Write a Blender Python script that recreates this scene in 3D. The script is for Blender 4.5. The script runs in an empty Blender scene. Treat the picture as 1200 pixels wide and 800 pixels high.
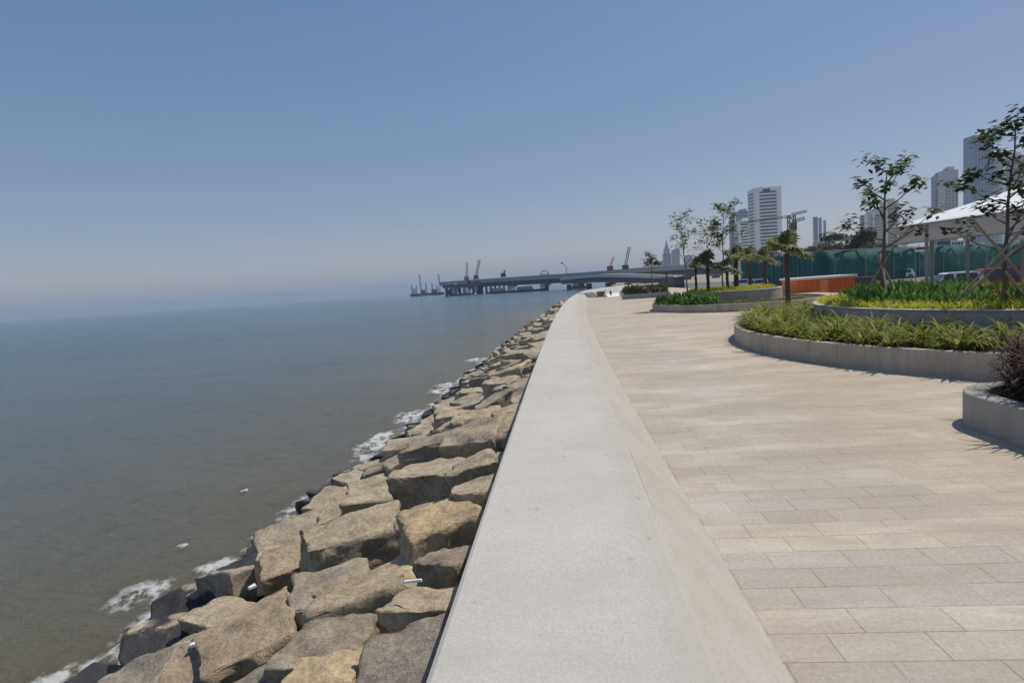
import bpy, bmesh, math, random
from mathutils import Vector, Matrix, noise
R = math.radians
PI = math.pi
S = bpy.context.scene
COL = S.collection

# ------------------------------------------------------------------ camera
F, CX, CY = 700.0, 600.0, 400.0            # focal length and centre in photo pixels (1200 x 800)
EYE = Vector((0, 0, 1.7))
vf = Vector((655 - CX, 333 - CY, F)).normalized()      # the wall's own direction = world +Y
hz = Vector((1, -0.0667, 0))
up = hz.cross(vf).normalized()
if up.y > 0: up = -up
rt = vf.cross(up).normalized()
if rt.x < 0: rt = -rt
# camera axes (x right, y up, -z forward) written in world axes (rt, vf, up)
def to_world(d): return Vector((rt.dot(d), vf.dot(d), up.dot(d)))
cx_, cy_, cz_ = to_world(Vector((1, 0, 0))), to_world(Vector((0, -1, 0))), to_world(Vector((0, 0, -1)))
cam_d = bpy.data.cameras.new('camera'); cam = bpy.data.objects.new('camera', cam_d); COL.objects.link(cam)
cam.matrix_world = Matrix(((cx_.x, cy_.x, cz_.x, EYE.x), (cx_.y, cy_.y, cz_.y, EYE.y), (cx_.z, cy_.z, cz_.z, EYE.z), (0, 0, 0, 1)))
cam_d.sensor_width = 36; cam_d.lens = 36 * F / 1200
cam_d.clip_start = 0.05; cam_d.clip_end = 60000
S.camera = cam

def ray(x, y): return to_world(Vector((x - CX, y - CY, F)))
def gnd(x, y, z=0.0):
    d = ray(x, y); return EYE + d * ((z - EYE.z) / d.z)
def at(x, y, Y):
    d = ray(x, y); return EYE + d * (Y / d.y)

# ------------------------------------------------------------------ sky, sun, exposure
SUN_EL, SUN_AZ = R(60), R(60)               # azimuth from +Y towards +X
w = bpy.data.worlds.new('World'); S.world = w; w.use_nodes = True
nt = w.node_tree; nt.nodes.clear()
sky = nt.nodes.new('ShaderNodeTexSky'); sky.sky_type = 'NISHITA'; sky.sun_disc = False
sky.sun_elevation = SUN_EL; sky.sun_rotation = SUN_AZ
sky.air_density = 1.0; sky.dust_density = 0.5; sky.ozone_density = 4.0
hs = nt.nodes.new('ShaderNodeHueSaturation'); hs.inputs['Saturation'].default_value = 1.58; gm = nt.nodes.new('ShaderNodeGamma'); gm.inputs['Gamma'].default_value = 0.52
tn = nt.nodes.new('ShaderNodeMix'); tn.data_type = 'RGBA'; tn.blend_type = 'MULTIPLY'; tn.inputs[0].default_value = 1.0; tn.inputs[7].default_value = (1.40, 1.20, 1.22, 1)
bg = nt.nodes.new('ShaderNodeBackground'); bg.inputs['Strength'].default_value = 0.140
wo = nt.nodes.new('ShaderNodeOutputWorld')
nt.links.new(sky.outputs[0], gm.inputs['Color']); nt.links.new(gm.outputs[0], hs.inputs['Color']); nt.links.new(hs.outputs[0], tn.inputs[6]); nt.links.new(tn.outputs[2], bg.inputs[0]); nt.links.new(bg.outputs[0], wo.inputs[0])
sl = bpy.data.lights.new('sun', 'SUN'); sl.energy = 3.4; sl.angle = R(0.53); sl.color = (1.0, 0.94, 0.83)
so = bpy.data.objects.new('sun', sl); COL.objects.link(so)
sd = Vector((math.sin(SUN_AZ) * math.cos(SUN_EL), math.cos(SUN_AZ) * math.cos(SUN_EL), math.sin(SUN_EL)))
so.rotation_euler = sd.to_track_quat('Z', 'Y').to_euler(); so.location = (0, 0, 300)
S.view_settings.view_transform = 'Standard'; S.view_settings.look = 'None'
S.view_settings.exposure = 0.2; S.view_settings.gamma = 1.0
S.view_settings.use_curve_mapping = False
S.cycles.use_denoising = True
S.cycles.max_bounces = 6; S.cycles.volume_bounces = 1
S.cycles.transparent_max_bounces = 12

# ------------------------------------------------------------------ materials
def mat(name, col, rough=0.8, metal=0.0, spec=0.4):
    m = bpy.data.materials.new(name); m.use_nodes = True
    b = m.node_tree.nodes['Principled BSDF']
    b.inputs['Base Color'].default_value = (*col, 1); b.inputs['Roughness'].default_value = rough
    b.inputs['Metallic'].default_value = metal; b.inputs['Specular IOR Level'].default_value = spec
    return m
class NT:
    def __init__(s, m): s.m = m; s.t = m.node_tree; s.b = s.t.nodes['Principled BSDF']
    def n(s, kind, **kw):
        x = s.t.nodes.new('ShaderNode' + kind)
        for k, v in kw.items(): setattr(x, k, v)
        return x
    def l(s, a, b): s.t.links.new(a, b)
    def pos(s): return s.n('NewGeometry').outputs['Position']
    def obj(s): return s.n('TexCoord').outputs['Object']
    def noise(s, vec, scale, detail=5, rough=0.6):
        x = s.n('TexNoise'); x.inputs['Scale'].default_value = scale; x.inputs['Detail'].default_value = detail
        x.inputs['Roughness'].default_value = rough; s.l(vec, x.inputs['Vector']); return x.outputs['Fac']
    def ramp(s, fac, stops):
        x = s.n('ValToRGB'); e = x.color_ramp.elements
        while len(e) < len(stops): e.new(0.5)
        for i, (p, c) in enumerate(stops):
            e[i].position = p; e[i].color = (*c, 1) if len(c) == 3 else c
        s.l(fac, x.inputs[0]); return x.outputs[0]
    def math(s, op, a, b=None, c=None, clamp=False):
        x = s.n('Math', operation=op); x.use_clamp = clamp
        for i, v in enumerate((a, b, c)):
            if v is None: continue
            if isinstance(v, (int, float)): x.inputs[i].default_value = v
            else: s.l(v, x.inputs[i])
        return x.outputs[0]
    def mix(s, fac, a, b, mode='MIX'):
        x = s.n('Mix', data_type='RGBA', blend_type=mode)
        for sock, v in ((x.inputs[0], fac), (x.inputs[6], a), (x.inputs[7], b)):
            if isinstance(v, (int, float)): sock.default_value = v
            elif isinstance(v, tuple): sock.default_value = (*v, 1)
            else: s.l(v, sock)
        return x.outputs[2]
    def bump(s, h, strength=0.3, dist=0.02, nrm=None):
        x = s.n('Bump'); x.inputs['Strength'].default_value = strength; x.inputs['Distance'].default_value = dist
        s.l(h, x.inputs['Height'])
        if nrm: s.l(nrm, x.inputs['Normal'])
        return x.outputs[0]
    def base(s, c): s.l(c, s.b.inputs['Base Color'])
    def normal(s, c): s.l(c, s.b.inputs['Normal'])
    def sep(s, v):
        x = s.n('SeparateXYZ'); s.l(v, x.inputs[0]); return x.outputs

def noisy(name, c1, c2, scale=4, rough=0.85, bump=0.2, fine=60, spec=0.3, extra=None):
    """mottled mineral surface: two tones in large patches, fine grain, bump"""
    m = mat(name, c1, rough, spec=spec); n = NT(m); p = n.pos()
    a = n.noise(p, scale, 6, 0.65); f = n.noise(p, fine, 3, 0.7)
    col = n.ramp(a, [(0.3, c1), (0.7, c2)])
    col = n.mix(0.3, col, n.ramp(f, [(0.3, (0.25,) * 3), (0.7, (0.75,) * 3)]), 'OVERLAY')
    if extra: col = extra(n, p, col)
    n.base(col)
    if bump: n.normal(n.bump(n.math('ADD', f, a), bump, 0.01))
    return m
M = {}
def coping_extra(n, p, col):
    big = n.noise(p, 0.7, 5, 0.6)
    col = n.mix(n.math('MULTIPLY', n.ramp(big, [(0.45, (0, 0, 0)), (0.75, (1, 1, 1))]), 0.35), col, (0.36, 0.34, 0.30))
    px_, py_, pz_ = n.sep(p); xs_ = n.math('SUBTRACT', px_, n.math('MULTIPLY', n.math('MULTIPLY', py_, py_), 0.0005))
    eg = n.math('ADD', xs_, n.math('MULTIPLY', n.math('SUBTRACT', n.noise(p, 3.5, 6, 0.7), 0.5), 0.45))
    col = n.mix(n.ramp(eg, [(0.26, (0, 0, 0)), (0.46, (0.85,) * 3)]), col, (0.405, 0.372, 0.325))
    q = n.n('Mapping'); q.inputs['Scale'].default_value = (0.5, 2.6, 1); n.l(p, q.inputs[0])
    col = n.mix(n.math('MULTIPLY', n.ramp(n.noise(q.outputs[0], 1.0, 5, 0.65), [(0.5, (0, 0, 0)), (0.7, (1, 1, 1))]), 0.3), col, (0.40, 0.385, 0.35))
    sp = n.noise(p, 9, 2, 0.5)
    return n.mix(n.ramp(sp, [(0.70, (0, 0, 0)), (0.76, (0.45, 0.45, 0.45))]), col, (0.22, 0.21, 0.19))
M['coping'] = noisy('pale_concrete', (0.455, 0.435, 0.395), (0.505, 0.485, 0.445), 2.2, 0.8, 0.12, 90, 0.3, coping_extra)
def apron_extra(n, p, col):
    big = n.noise(p, 1.3, 6, 0.7)
    return n.mix(n.math('MULTIPLY', n.ramp(big, [(0.42, (0, 0, 0)), (0.7, (1, 1, 1))]), 0.5), col, (0.33, 0.28, 0.22))
M['apron'] = noisy('beige_render', (0.40, 0.37, 0.328), (0.44, 0.412, 0.375), 1.6, 0.85, 0.15, 70, 0.3, apron_extra)
def stain_extra(n, p, col):
    q = n.n('Mapping'); q.inputs['Scale'].default_value = (1.4, 1.4, 0.25); n.l(p, q.inputs[0])
    st = n.noise(q.outputs[0], 3.0, 5, 0.7)
    return n.mix(n.math('MULTIPLY', n.ramp(st, [(0.45, (0, 0, 0)), (0.75, (1, 1, 1))]), 0.5), col, (0.18, 0.155, 0.125))
M['planter'] = noisy('planter_concrete', (0.42, 0.36, 0.295), (0.48, 0.415, 0.345), 2.0, 0.85, 0.15, 80, 0.3, stain_extra)
n = NT(M['planter']); ox, oy, oz = n.sep(n.obj()); ang = n.math('ARCTAN2', oy, ox)
fr = n.math('FRACT', n.math('MULTIPLY', ang, 6.5)); jl = n.math('LESS_THAN', fr, 0.007)
src = n.b.inputs['Base Color'].links[0].from_socket; n.base(n.mix(n.math('MULTIPLY', jl, 0.6), src, (0.10, 0.085, 0.07)))
M['planter_grey'] = noisy('grey_planter_concrete', (0.30, 0.285, 0.265), (0.36, 0.34, 0.315), 2.0, 0.85, 0.15, 80, 0.3, stain_extra)
M['planter_cap'] = noisy('planter_coping_stone', (0.46, 0.42, 0.365), (0.52, 0.48, 0.42), 2.0, 0.85, 0.15, 80)
M['soil'] = noisy('dark_soil', (0.05, 0.037, 0.026), (0.09, 0.07, 0.05), 6, 1.0, 0.5, 40)
M['earth'] = noisy('dusty_earth', (0.26, 0.22, 0.17), (0.34, 0.30, 0.25), 0.15, 1.0, 0.2, 8)
M['asphalt'] = noisy('worn_asphalt', (0.11, 0.11, 0.11), (0.17, 0.165, 0.155), 0.3, 0.9, 0.1, 30)
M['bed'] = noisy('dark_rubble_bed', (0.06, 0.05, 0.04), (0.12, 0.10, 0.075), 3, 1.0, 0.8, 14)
for k, c, r in [('white', (0.84, 0.84, 0.83), 0.5), ('offwhite', (0.62, 0.60, 0.57), 0.7), ('grey', (0.3, 0.31, 0.32), 0.7),
                ('darkgrey', (0.07, 0.07, 0.075), 0.6), ('black', (0.02, 0.02, 0.02), 0.5), ('steel', (0.25, 0.26, 0.27), 0.45),
                ('orange', (0.80, 0.17, 0.035), 0.55), ('orange_light', (0.88, 0.32, 0.08), 0.5), ('red', (0.33, 0.018, 0.018), 0.4),
                ('darkred', (0.20, 0.02, 0.02), 0.4), ('rust', (0.24, 0.08, 0.045), 0.8), ('carwhite', (0.74, 0.75, 0.76), 0.25),
                ('carblue', (0.06, 0.075, 0.11), 0.3), ('rubber', (0.02, 0.02, 0.02), 0.9), ('lamp', (0.8, 0.8, 0.75), 0.2),
                ('wood', (0.40, 0.31, 0.21), 0.8), ('brown', (0.20, 0.13, 0.085), 0.8), ('cargo', (0.36, 0.30, 0.22), 0.9),
                ('bridge', (0.36, 0.36, 0.36), 0.8), ('girder', (0.10, 0.10, 0.115), 0.8), ('bluegrey', (0.30, 0.35, 0.42), 0.5),
                ('navy', (0.035, 0.05, 0.08), 0.5), ('cream', (0.62, 0.57, 0.48), 0.8), ('paleblue', (0.42, 0.47, 0.53), 0.5),
                ('hoist', (0.30, 0.10, 0.08), 0.6), ('bark', (0.17, 0.13, 0.10), 0.9), ('palebark', (0.27, 0.235, 0.19), 0.9)]:
    M[k] = mat(k + '_surface', c, r)
def weather(m, scale, amt, dirt=(0.15, 0.13, 0.11)):
    n = NT(m); c = tuple(n.b.inputs['Base Color'].default_value[:3]); p = n.pos()
    a = n.noise(p, scale, 6, 0.7)
    n.base(n.mix(n.math('MULTIPLY', n.ramp(a, [(0.45, (0, 0, 0)), (0.8, (1, 1, 1))]), amt), c, dirt)); return m
for k in ('orange', 'orange_light', 'bridge', 'cargo', 'wood', 'brown', 'offwhite', 'grey', 'rust', 'cream'): weather(M[k], 0.8, 0.45)
M['palmbark'] = mat('palm_bark', (0.075, 0.058, 0.045), 0.95)
weather(M['bark'], 25, 0.6, (0.06, 0.05, 0.04)); weather(M['palebark'], 25, 0.6, (0.12, 0.10, 0.08))
M['winglass'] = mat('dull_window_glass', (0.07, 0.085, 0.11), 0.3)  # one even dull blue-grey for the apartment tower windows
M['glass'] = mat('window_glass', (0.05, 0.065, 0.08), 0.12, 0.0, 0.6)
M['tower_glass'] = mat('tower_glass', (0.26, 0.33, 0.42), 0.25, 0.2, 0.6)
m = mat('tent_fabric', (0.84, 0.86, 0.89), 0.6); M['tent'] = m
n = NT(m); n.b.inputs['Transmission Weight'].default_value = 0.0
tr = n.n('BsdfTranslucent'); tr.inputs[0].default_value = (0.62, 0.63, 0.66, 1)
mx = n.n('MixShader'); mx.inputs[0].default_value = 0.22
out = m.node_tree.nodes['Material Output']
n.l(n.b.outputs[0], mx.inputs[1]); n.l(tr.outputs[0], mx.inputs[2]); n.l(mx.outputs[0], out.inputs[0])
m = mat('green_shade_net', (0.02, 0.20, 0.15), 0.8); M['net'] = m
n = NT(m); p = n.pos(); q = n.n('Mapping'); q.inputs['Scale'].default_value = (0.5, 0.5, 0.06); n.l(p, q.inputs[0])
n.base(n.ramp(n.noise(q.outputs[0], 1.4, 5, 0.6), [(0.3, (0.008, 0.062, 0.060)), (0.55, (0.016, 0.115, 0.10)), (0.8, (0.04, 0.17, 0.145))]))

def leafmat(name, c1, c2, c3, rough=0.6):
    m = mat(name, c1, rough, spec=0.2); n = NT(m)
    g = n.n('NewGeometry'); oi = n.n('ObjectInfo')
    col = n.ramp(g.outputs['Random Per Island'], [(0.0, c1), (0.55, c2), (1.0, c3)])
    hsv = n.n('HueSaturation'); n.l(col, hsv.inputs['Color'])
    n.l(n.math('MULTIPLY_ADD', oi.outputs['Random'], 0.5, 0.75), hsv.inputs['Value'])
    n.base(hsv.outputs[0])
    tr = n.n('BsdfTranslucent'); n.l(hsv.outputs[0], tr.inputs[0])
    mx = n.n('MixShader'); mx.inputs[0].default_value = 0.42
    out = m.node_tree.nodes['Material Output']
    n.l(n.b.outputs[0], mx.inputs[1]); n.l(tr.outputs[0], mx.inputs[2]); n.l(mx.outputs[0], out.inputs[0])
    return m
M['lily'] = leafmat('lily_leaf', (0.13, 0.17, 0.025), (0.27, 0.285, 0.055), (0.55, 0.50, 0.19))
M['yellowleaf'] = leafmat('yellow_green_leaf', (0.30, 0.34, 0.035), (0.50, 0.50, 0.05), (0.62, 0.58, 0.11))
M['darkleaf'] = leafmat('broad_green_leaf', (0.05, 0.12, 0.028), (0.10, 0.20, 0.045), (0.22, 0.31, 0.08))
M['golden'] = leafmat('golden_croton_leaf', (0.20, 0.20, 0.03), (0.36, 0.27, 0.05), (0.40, 0.20, 0.07))
M['treeleaf'] = leafmat('tree_leaf', (0.045, 0.065, 0.032), (0.085, 0.12, 0.055), (0.18, 0.21, 0.10), 0.6)
M['treelight'] = leafmat('young_tree_leaf', (0.07, 0.11, 0.04), (0.14, 0.19, 0.065), (0.24, 0.28, 0.12), 0.4)
M['palmleaf'] = leafmat('palm_leaf', (0.08, 0.11, 0.035), (0.17, 0.20, 0.065), (0.32, 0.32, 0.13))
M['purple'] = leafmat('purple_brown_leaf', (0.035, 0.020, 0.021), (0.075, 0.045, 0.042), (0.21, 0.145, 0.115))
M['hedge'] = leafmat('dull_hedge_leaf', (0.045, 0.045, 0.022), (0.08, 0.075, 0.035), (0.14, 0.12, 0.06))
M['fartree'] = leafmat('distant_leaf', (0.03, 0.045, 0.022), (0.05, 0.07, 0.035), (0.08, 0.10, 0.05))

# rock: tan weathered stone, wet and dark near the water
m = mat('boulder_stone', (0.35, 0.28, 0.2), 0.9, spec=0.3); M['rock'] = m
n = NT(m); p = n.pos(); oi = n.n('ObjectInfo'); rnd = oi.outputs['Random']
vadd = n.n('VectorMath', operation='ADD'); n.l(p, vadd.inputs[0])
cmb = n.n('CombineXYZ'); n.l(n.math('MULTIPLY', rnd, 50), cmb.inputs[0]); n.l(cmb.outputs[0], vadd.inputs[1]); pv = vadd.outputs[0]
a = n.noise(pv, 2.2, 8, 0.65); f = n.noise(pv, 26, 6, 0.75); c_ = n.noise(pv, 6.5, 7, 0.7)
col = n.ramp(a, [(0.28, (0.305, 0.258, 0.20)), (0.5, (0.405, 0.35, 0.278)), (0.72, (0.47, 0.415, 0.335))])
tint = n.ramp(rnd, [(0.0, (0.80, 0.78, 0.78)), (0.35, (1.0, 0.98, 0.95)), (0.7, (1.0, 0.96, 0.88)), (0.9, (1.08, 1.02, 0.92)), (1.0, (1.12, 1.06, 0.93))])
col = n.mix(1.0, col, tint, 'MULTIPLY'); col = n.mix(1.0, col, oi.outputs['Color'], 'MULTIPLY')
col = n.mix(0.4, col, n.ramp(c_, [(0.32, (0.22,) * 3), (0.62, (0.72,) * 3)]), 'OVERLAY')
col = n.mix(0.4, col, n.ramp(f, [(0.3, (0.2,) * 3), (0.7, (0.8,) * 3)]), 'OVERLAY')
vo = n.n('TexVoronoi', feature='DISTANCE_TO_EDGE'); vo.inputs['Scale'].default_value = 1.7
wv = n.n('VectorMath', operation='ADD'); nz3 = n.n('TexNoise'); nz3.inputs['Scale'].default_value = 3; n.l(pv, nz3.inputs['Vector']); n.l(pv, wv.inputs[0]); n.l(nz3.outputs['Color'], wv.inputs[1]); n.l(wv.outputs[0], vo.inputs['Vector'])
crack = n.ramp(vo.outputs['Distance'], [(0.0, (1, 1, 1)), (0.018, (0, 0, 0))])
crack = n.math('MULTIPLY', crack, n.ramp(a, [(0.5, (0, 0, 0)), (0.62, (1, 1, 1))]))
col = n.mix(n.math('MULTIPLY', crack, 0.15), col, (0.10, 0.08, 0.06))
zz = n.sep(p)[2]
wet = n.math('ADD', zz, n.math('MULTIPLY', n.noise(p, 2.5, 4, 0.6), 0.7))
wetf = n.ramp(n.math('MULTIPLY_ADD', wet, 1.0, 2.5), [(0.93, (1, 1, 1)), (1.20, (0, 0, 0))])
col = n.mix(wetf, col, n.mix(a, (0.022, 0.021, 0.022), (0.065, 0.058, 0.055)))
n.base(col)
n.l(n.math('MULTIPLY_ADD', wetf, -0.55, 0.9), n.b.inputs['Roughness'])
hgt = n.math('ADD', n.math('MULTIPLY', c_, 1.2), n.math('MULTIPLY', f, 0.5))
hgt = n.math('SUBTRACT', hgt, n.math('MULTIPLY', crack, 0.12))
n.normal(n.bump(hgt, 0.7, 0.045))

# paving: bands of three grey and two beige courses along the wall, beige field beyond
def wall_c(Y):
    if Y <= 92: return 0.00050 * max(Y, 0) ** 2
    d = Y - 92; return 4.23 + 0.092 * d + 0.0026 * d * d
m = mat('stone_paving', (0.4, 0.35, 0.3), 0.82, spec=0.3); M['paving'] = m
n = NT(m); p = n.pos(); X, Y, Z = n.sep(p)
xs = n.math('SUBTRACT', X, n.math('MULTIPLY', n.math('MULTIPLY', Y, Y), 0.0005))
TR = 0.212
cv = n.n('CombineXYZ'); n.l(xs, cv.inputs[0]); n.l(n.math('ADD', Y, 0.005), cv.inputs[1])
br = n.n('TexBrick'); n.l(cv.outputs[0], br.inputs['Vector'])
br.offset = 0.42; br.offset_frequency = 2; br.squash = 1.0
for k, v in (('Scale', 1.0), ('Mortar Size', 0.0035), ('Mortar Smooth', 0.2), ('Bias', 0.0), ('Brick Width', 0.44), ('Row Height', TR)): br.inputs[k].default_value = v
br.inputs['Color1'].default_value = (0, 0, 0, 1); br.inputs['Color2'].default_value = (1, 1, 1, 1); br.inputs['Mortar'].default_value = (0.5, 0.5, 0.5, 1)
row = n.math('FLOOR', n.math('DIVIDE', n.math('ADD', Y, 0.005), TR))
ph = n.math('MODULO', n.math('ADD', row, 3.0), 5.0)
band = n.math('MULTIPLY', n.math('LESS_THAN', ph, 1.5), n.ramp(n.noise(p, 0.8, 4, 0.6), [(0.3, (0.35,) * 3), (0.55, (1, 1, 1))]))
side = n.math('GREATER_THAN', n.math('ADD', xs, n.math('MULTIPLY', br.outputs['Color'], 0.25)), 2.8)
big = n.noise(p, 0.55, 6, 0.65); med = n.noise(p, 2.6, 6, 0.7); fin = n.noise(p, 45, 4, 0.75)
greyc = n.ramp(br.outputs['Color'], [(0, (0.375, 0.345, 0.305)), (1, (0.42, 0.388, 0.345))])
beigec = n.ramp(br.outputs['Color'], [(0, (0.475, 0.42, 0.34)), (1, (0.53, 0.475, 0.395))])
fieldc = n.ramp(br.outputs['Color'], [(0, (0.44, 0.38, 0.30)), (1, (0.50, 0.44, 0.36))])
col = n.mix(band, greyc, beigec)
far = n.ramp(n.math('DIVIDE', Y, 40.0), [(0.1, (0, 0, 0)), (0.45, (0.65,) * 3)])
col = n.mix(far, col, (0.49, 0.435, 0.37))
col = n.mix(side, col, fieldc)
blot = n.noise(p, 0.42, 4, 0.55)
col = n.mix(n.math('MULTIPLY', n.ramp(blot, [(0.46, (0, 0, 0)), (0.56, (1, 1, 1))]), 0.55), col, n.mix(side, (0.355, 0.325, 0.285), (0.40, 0.325, 0.245)))
dirt = n.ramp(big, [(0.42, (0, 0, 0)), (0.68, (1, 1, 1))])
col = n.mix(n.math('MULTIPLY', dirt, 0.6), col, (0.37, 0.295, 0.225))
st = n.ramp(med, [(0.5, (0, 0, 0)), (0.72, (1, 1, 1))])
col = n.mix(n.math('MULTIPLY', st, 0.4), col, (0.31, 0.27, 0.23))
pale = n.ramp(n.noise(p, 1.1, 5, 0.6), [(0.55, (0, 0, 0)), (0.75, (1, 1, 1))])
col = n.mix(n.math('MULTIPLY', pale, 0.4), col, (0.52, 0.475, 0.42))
qs = n.n('Mapping'); qs.inputs['Scale'].default_value = (0.55, 1.5, 1); qs.inputs['Rotation'].default_value = (0, 0, R(-8)); n.l(p, qs.inputs[0])
stk = n.noise(qs.outputs[0], 1.15, 8, 0.72)
col = n.mix(n.math('MULTIPLY', n.ramp(stk, [(0.46, (0, 0, 0)), (0.60, (1, 1, 1))]), 0.68), col, (0.34, 0.29, 0.235))
col = n.mix(n.math('MULTIPLY', n.ramp(stk, [(0.33, (1, 1, 1)), (0.45, (0, 0, 0))]), 0.5), col, (0.53, 0.485, 0.42))
col = n.mix(0.35, col, n.ramp(fin, [(0.3, (0.25,) * 3), (0.7, (0.75,) * 3)]), 'OVERLAY')
jm = n.math('MULTIPLY', br.outputs['Fac'], n.ramp(n.noise(p, 1.7, 3, 0.5), [(0.35, (0.25,) * 3), (0.6, (1, 1, 1))]))
col = n.mix(n.math('MULTIPLY', jm, 0.62), col, (0.12, 0.095, 0.07))
n.base(col)
hh = n.math('SUBTRACT', n.math('MULTIPLY', fin, 0.35), br.outputs['Fac'])
n.normal(n.bump(n.math('ADD', hh, n.math('MULTIPLY', med, 0.4)), 0.25, 0.006))

# sea: turbid water, browner at the shore; foam where the mesh says so
m = mat('sea_water', (0.1, 0.1, 0.08), 0.12, spec=0.5); M['sea'] = m
n = NT(m); p = n.pos(); X, Y, Z = n.sep(p)
sh = n.math('SUBTRACT', n.math('SUBTRACT', X, n.math('MULTIPLY', n.math('MULTIPLY', Y, Y), 0.0005)), -5.9)
shn = n.math('ADD', sh, n.math('MULTIPLY', n.math('SUBTRACT', n.noise(p, 0.35, 4, 0.6), 0.5), 5.0))
tq = n.math('DIVIDE', n.math('MULTIPLY', shn, -1.0), 60.0, clamp=True)
col = n.ramp(tq, [(0.0, (0.140, 0.118, 0.066)), (0.06, (0.112, 0.108, 0.076)), (0.20, (0.080, 0.104, 0.110)), (1.0, (0.055, 0.105, 0.128))])
pt = n.ramp(n.noise(p, 0.02, 5, 0.6), [(0.35, (0.70, 0.78, 0.88)), (0.65, (1.25, 1.2, 1.1))])
col = n.mix(1.0, col, pt, 'MULTIPLY')
at_ = n.n('Attribute'); at_.attribute_name = 'foam'; fo = at_.outputs['Fac']
mp = n.n('Mapping'); mp.inputs['Scale'].default_value = (1.0, 0.7, 1); mp.inputs['Rotation'].default_value = (0, 0, R(25)); n.l(p, mp.inputs[0])
fn = n.noise(mp.outputs[0], 3.2, 8, 0.72)
fm = n.ramp(n.math('MULTIPLY', fo, n.ramp(fn, [(0.40, (0.05,) * 3), (0.62, (1.0,) * 3)])), [(0.20, (0, 0, 0)), (0.52, (1, 1, 1))])
col = n.mix(n.math('MULTIPLY', fm, 0.9), col, (0.72, 0.73, 0.72))
n.base(col)
n.l(n.math('MULTIPLY_ADD', fm, 0.6, 0.16), n.b.inputs['Roughness'])
mp1 = n.n('Mapping'); mp1.inputs['Rotation'].default_value = (0, 0, R(-35)); mp1.inputs['Scale'].default_value = (1.0, 2.1, 1); n.l(p, mp1.inputs[0])
w1 = n.noise(mp1.outputs[0], 2.0, 8, 0.68); w2 = n.noise(mp1.outputs[0], 0.16, 4, 0.5)
n.normal(n.bump(n.math('ADD', w1, n.math('MULTIPLY', w2, 3.2)), 0.95, 0.22))

# ------------------------------------------------------------------ mesh helpers
class MB:
    """collects shapes, then links them as ONE mesh object"""
    def __init__(s): s.v = []; s.f = []
    def add(s, vs, fs):
        o = len(s.v); s.v += [tuple(x) for x in vs]; s.f += [tuple(i + o for i in f) for f in fs]; return s
    def box(s, c, d, rz=0.0, taper=1.0):
        x, y, z = d[0] / 2, d[1] / 2, d[2] / 2; t = taper; cr, sr = math.cos(rz), math.sin(rz)
        P = [(-x, -y, -z), (x, -y, -z), (x, y, -z), (-x, y, -z), (-x * t, -y * t, z), (x * t, -y * t, z), (x * t, y * t, z), (-x * t, y * t, z)]
        P = [(c[0] + a * cr - b * sr, c[1] + a * sr + b * cr, c[2] + e) for a, b, e in P]
        return s.add(P, [(0, 3, 2, 1), (4, 5, 6, 7), (0, 1, 5, 4), (1, 2, 6, 5), (2, 3, 7, 6), (3, 0, 4, 7)])
    def tube(s, pts, rad, k=6, cap=True):
        pts = [Vector(p) for p in pts]
        if not isinstance(rad, (list, tuple)): rad = [rad] * len(pts)
        o = len(s.v); prev = None
        for i, p in enumerate(pts):
            d = (pts[min(i + 1, len(pts) - 1)] - pts[max(i - 1, 0)]).normalized()
            a = d.cross(Vector((0, 0, 1)) if abs(d.z) < 0.9 else Vector((1, 0, 0))).normalized() if prev is None else (prev - d * prev.dot(d)).normalized()
            prev = a; b = d.cross(a)
            for j in range(k):
                t = 2 * PI * j / k; s.v.append(tuple(p + (a * math.cos(t) + b * math.sin(t)) * rad[i]))
        for i in range(len(pts) - 1):
            for j in range(k):
                s.f.append((o + i * k + j, o + i * k + (j + 1) % k, o + (i + 1) * k + (j + 1) % k, o + (i + 1) * k + j))
        if cap:
            s.f.append(tuple(o + j for j in reversed(range(k)))); e = o + (len(pts) - 1) * k; s.f.append(tuple(e + j for j in range(k)))
        return s
    def prism(s, poly, z0, z1):
        k = len(poly); vs = [(x, y, z0) for x, y in poly] + [(x, y, z1) for x, y in poly]
        return s.add(vs, [tuple(reversed(range(k))), tuple(range(k, 2 * k))] + [(i, (i + 1) % k, k + (i + 1) % k, k + i) for i in range(k)])
    def profile(s, poly, x0, x1):
        """polygon in (y, z) extruded along x"""
        k = len(poly); vs = [(x0, y, z) for y, z in poly] + [(x1, y, z) for y, z in poly]
        return s.add(vs, [tuple(range(k)), tuple(reversed(range(k, 2 * k)))] + [(i, k + i, k + (i + 1) % k, (i + 1) % k) for i in range(k)])
    def lattice(s, p0, p1, w, n, r=None):
        """square lattice mast from p0 to p1"""
        p0, p1 = Vector(p0), Vector(p1); d = (p1 - p0).normalized(); r = r or w * 0.07
        a = d.cross(Vector((0, 0, 1)) if abs(d.z) < 0.9 else Vector((1, 0, 0))).normalized(); b = d.cross(a)
        cs = [(a * i + b * j) * w / 2 for i, j in ((-1, -1), (1, -1), (1, 1), (-1, 1))]
        for c in cs: s.tube([p0 + c, p1 + c], r, 4)
        for i in range(n):
            q0, q1 = p0.lerp(p1, i / n), p0.lerp(p1, (i + 1) / n)
            for j in range(4): s.tube([q0 + cs[j], q1 + cs[(j + 1) % 4]], r * 0.7, 3, False)
        return s
    def build(s, name, m, parent=None, smooth=False, loc=None):
        me = bpy.data.meshes.new(name); me.from_pydata(s.v, [], s.f); me.update()
        if smooth: me.polygons.foreach_set('use_smooth', [True] * len(me.polygons))
        me.materials.append(m if not isinstance(m, str) else M[m])
        o = bpy.data.objects.new(name, me); COL.objects.link(o)
        if parent is not None: o.parent = parent
        if loc is not None: o.location = loc
        return o
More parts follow.
